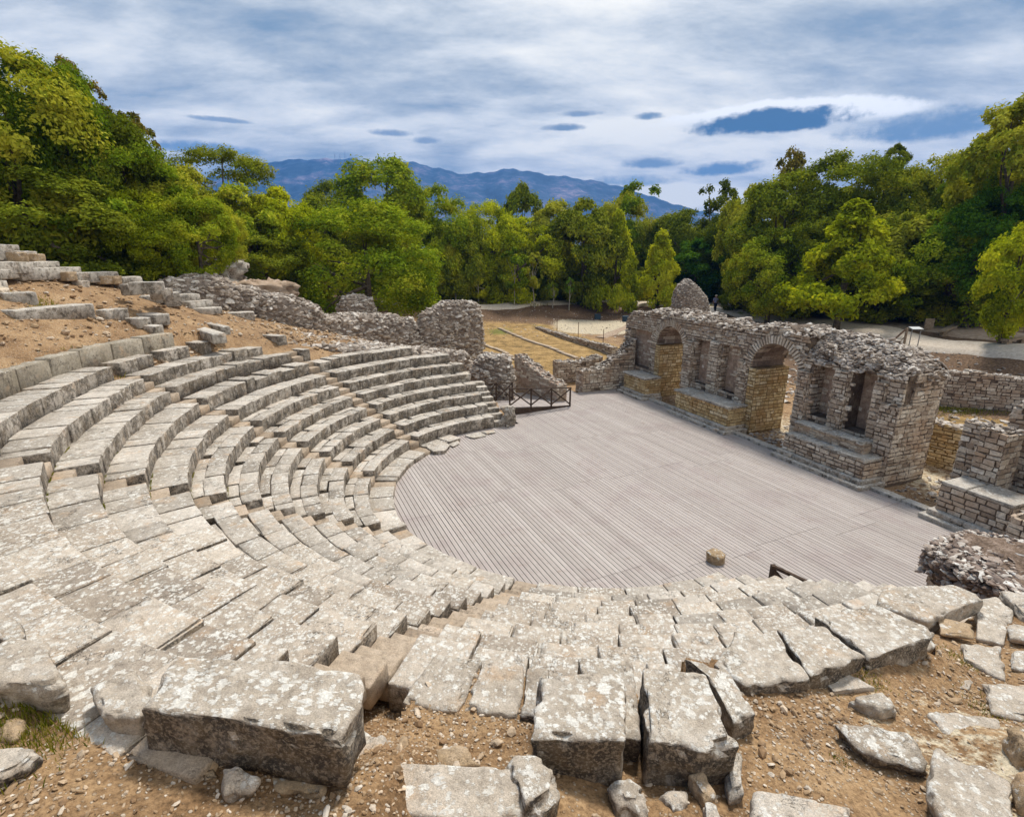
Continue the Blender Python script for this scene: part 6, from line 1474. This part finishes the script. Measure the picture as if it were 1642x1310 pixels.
for (cx, yt, hw, Y, pn, mt, lab, yb, grp) in T: tree(cx, yt, hw, Y, pn, mt, lab, yb, group=grp)
# understorey shrubs that close the belt
SH = [(x, 430 + 12 * math.sin(x * .7), 36, 73 + 3 * math.sin(x), ['leaf_dark', 'leaf_mid', 'leaf_dark'][i % 3]) for i, x in enumerate(range(690, 1185, 38))]
words = ['far left', 'second', 'third', 'fourth', 'fifth', 'sixth', 'seventh', 'eighth', 'ninth', 'tenth', 'eleventh', 'twelfth', 'thirteenth', 'last']
for i, (x, y, hw, Y, mt) in enumerate(SH):
    tree(x, y, hw, Y, ['round1', 'round2', 'round3'][i % 3], mt, '%s dark shrub from the left in the line closing the belt of trees' % words[min(i, 13)], 496, 'shrub', 'shrub', 'dark shrubs closing the belt of trees')
for i, (x, y, hw, Y) in enumerate(((1200, 452, 40, 56), (1270, 460, 44, 53), (1340, 468, 44, 51), (1400, 470, 40, 50), (1470, 476, 46, 50), (1540, 480, 46, 49), (1610, 484, 48, 48), (1670, 484, 48, 46))):
    tree(x, y, hw, Y, ['round1', 'round2', 'round3'][i % 3], 'leaf_dark', '%s dark shrub from the left in the shade under the right hand wood' % words[min(i, 13)], 525, 'shrub', 'shrub', 'dark shrubs under the right hand wood')
for i, (x, y, hw, Y) in enumerate(((20, 372, 60, 24), (90, 378, 55, 25), (160, 385, 45, 26.5), (225, 395, 40, 28), (285, 402, 36, 30))):
    tree(x, y, hw, Y, ['round1', 'round2', 'round3'][i % 3], 'leaf_dark', '%s dark shrub from the left at the foot of the left slope' % words[i], 470, 'shrub', 'shrub', 'dark shrubs at the foot of the left slope')
# wood behind, closing gaps
for i, (x, y, hw, Y) in enumerate(((-80, 120, 160, 34), (60, 190, 130, 36), (170, 250, 110, 38), (280, 290, 90, 42), (420, 330, 90, 56), (530, 345, 90, 84), (650, 345, 90, 84), (760, 362, 80, 92), (860, 365, 80, 92), (960, 350, 80, 92), (1060, 352, 80, 92), (1150, 350, 70, 90), (1230, 330, 90, 72), (1340, 300, 90, 66), (1450, 290, 90, 64), (1560, 290, 90, 60), (1680, 250, 100, 56))):
    tree(x, y, hw, Y, ['round2', 'dome2', 'round1'][i % 3], 'leaf_dark' if i % 2 else 'leaf_olive', 'shaded crown number %s from the left glimpsed behind the nearer trees' % ['one', 'two', 'three', 'four', 'five', 'six', 'seven', 'eight', 'nine', 'ten', 'eleven', 'twelve', 'thirteen', 'fourteen', 'fifteen', 'sixteen', 'seventeen'][i], 500 if Y > 45 else 440, group='crowns of the wood behind')
# pale stemmed saplings along the path
for (x, y, hw, Y, yb, mt, lab) in ((729, 425, 19, 65, 472, 'leaf_yellow', 'yellowish sapling on a pale stem farthest left along the path'), (766, 420, 22, 66, 478, 'leaf_yellow', 'bushy light sapling second along the path'), (825, 397, 27, 65, 462, 'leaf_mid', 'largest sapling on a pale white stem beside the path'), (858, 405, 20, 65, 462, 'leaf_olive', 'sapling just right of the largest one'), (887, 452, 10, 66, 478, 'leaf_mid', 'tiny thin sapling among the row'), (914, 445, 9, 66, 470, 'leaf_fresh', 'second tiny thin sapling towards the conical ruin')):
    tree(x, y, hw, Y, 'small', mt, lab, yb, 'sapling', 'sapling', 'saplings along the path', 'palebark', .07)
tree(1057, 466, 9, 66, 'small', 'leaf_fresh', 'little bright green bush standing on the path edge left of the conical ruin', 490, 'bush', 'bush')

# ------------------------------------------------------------------ mountains
RID = [(-300, 300), (0, 330), (150, 320), (300, 290), (380, 270), (410, 263), (450, 255), (500, 253), (560, 252), (590, 257), (625, 259), (650, 256), (680, 262), (720, 272), (745, 277), (780, 274), (822, 268), (850, 273), (870, 277), (920, 283), (960, 289), (1000, 298), (1060, 318), (1110, 334), (1130, 336), (1160, 345), (1300, 362), (1500, 370), (1900, 375)]
RX, RY = zip(*RID); nu, nv = 420, 90
YC = 2800.0; us = np.linspace(-260, 1900, nu); V = np.zeros((nu, nv, 3))
for i, x_ in enumerate(us):
    y_ = float(np.interp(x_, RX, RY)) + 1.2 * math.sin(x_ * .13) + .8 * math.sin(x_ * .31); p = atY(x_, y_, YC); s = np.linspace(0, 1.5, nv)
    V[i, :, 0] = p[0] * (.62 + .38 * np.minimum(s, 1)) ; V[i, :, 1] = 1500 + (YC - 1500) * s; V[i, :, 2] = p[2]
uu = V[:, :, 0].ravel(); ss = np.tile(np.linspace(0, 1.5, nv), nu)
gul = fbm(np.stack([uu * .0045, ss * 1.2 + uu * .0006, uu * 0], 1), 5); rdg = 1 - np.abs(fbm(np.stack([uu * .0075, ss * 2.2, uu * 0 + 4], 1), 4)) * 2
prof = np.where(ss < 1, ss ** 1.25, 1 - (ss - 1) * .8); z = V[:, :, 2].ravel() * prof + (gul * 45 + rdg * 26 - 18) * np.clip(np.sin(np.clip(ss, 0, 1) * math.pi), 0, 1) * .9
Vv = V.reshape(-1, 3).copy(); Vv[:, 2] = z - 5
ii, jj = np.meshgrid(np.arange(nu - 1), np.arange(nv - 1), indexing='ij'); i0 = (ii * nv + jj).ravel()
mb = MB(); mb.add(Vv, np.stack([i0, i0 + nv, i0 + nv + 1, i0 + 1], 1))
m, t, b = newmat('mountain_scrub_haze'); P_ = pos(t)
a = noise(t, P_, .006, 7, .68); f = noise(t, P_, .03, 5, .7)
t.links.new(ramp(t, mathn(t, 'ADD', mathn(t, 'MULTIPLY', a, .65), mathn(t, 'MULTIPLY', f, .35)), [(.42, (.015, .045, .085)), (.50, (.035, .08, .14)), (.57, (.12, .13, .20)), (.66, (.34, .29, .34))]), b.inputs['Base Color']); M['mountain'] = m  # distance haze painted in: the scrub colours are tinted blue
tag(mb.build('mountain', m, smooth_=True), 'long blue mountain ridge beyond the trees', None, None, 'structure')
for i, (x_, y0, y1, lab) in enumerate(((537, 252, 246, 'left mast of the three on the mountain crest'), (545, 252, 247, 'middle mast of the three on the mountain crest'), (553, 252, 243, 'right and tallest mast of the three on the mountain crest'))):
    a_, b_ = atY(x_, y0 + 3, YC), atY(x_, y1, YC); mb = MB(); beam(mb, a_, b_, 1.7); tag(mb.build('radio_mast', M['metal']), lab, 'mast', 'masts on the mountain crest')

# ------------------------------------------------------------------ haze
mb = MB(); hexa(mb, [(a * 3600, b + 0.0, z) for z in (-60, 600) for a, b in ((-1, -150), (1, -150), (1, 3900), (-1, 3900))])
m = bpy.data.materials.new('haze_air'); m.use_nodes = True; t = m.node_tree; t.nodes.clear(); o = N(t, 'ShaderNodeOutputMaterial'); pv = N(t, 'ShaderNodeVolumePrincipled')
pv.inputs['Color'].default_value = (.08, .36, 1.0, 1); pv.inputs['Density'].default_value = 0.00021; pv.inputs['Anisotropy'].default_value = 0.0
t.links.new(pv.outputs[0], o.inputs['Volume'])
HAZE = True
if HAZE:
    hz_ = mb.build('haze', m); tag(hz_, 'thin blue air between the theatre and the mountain', 'haze', None, 'stuff')
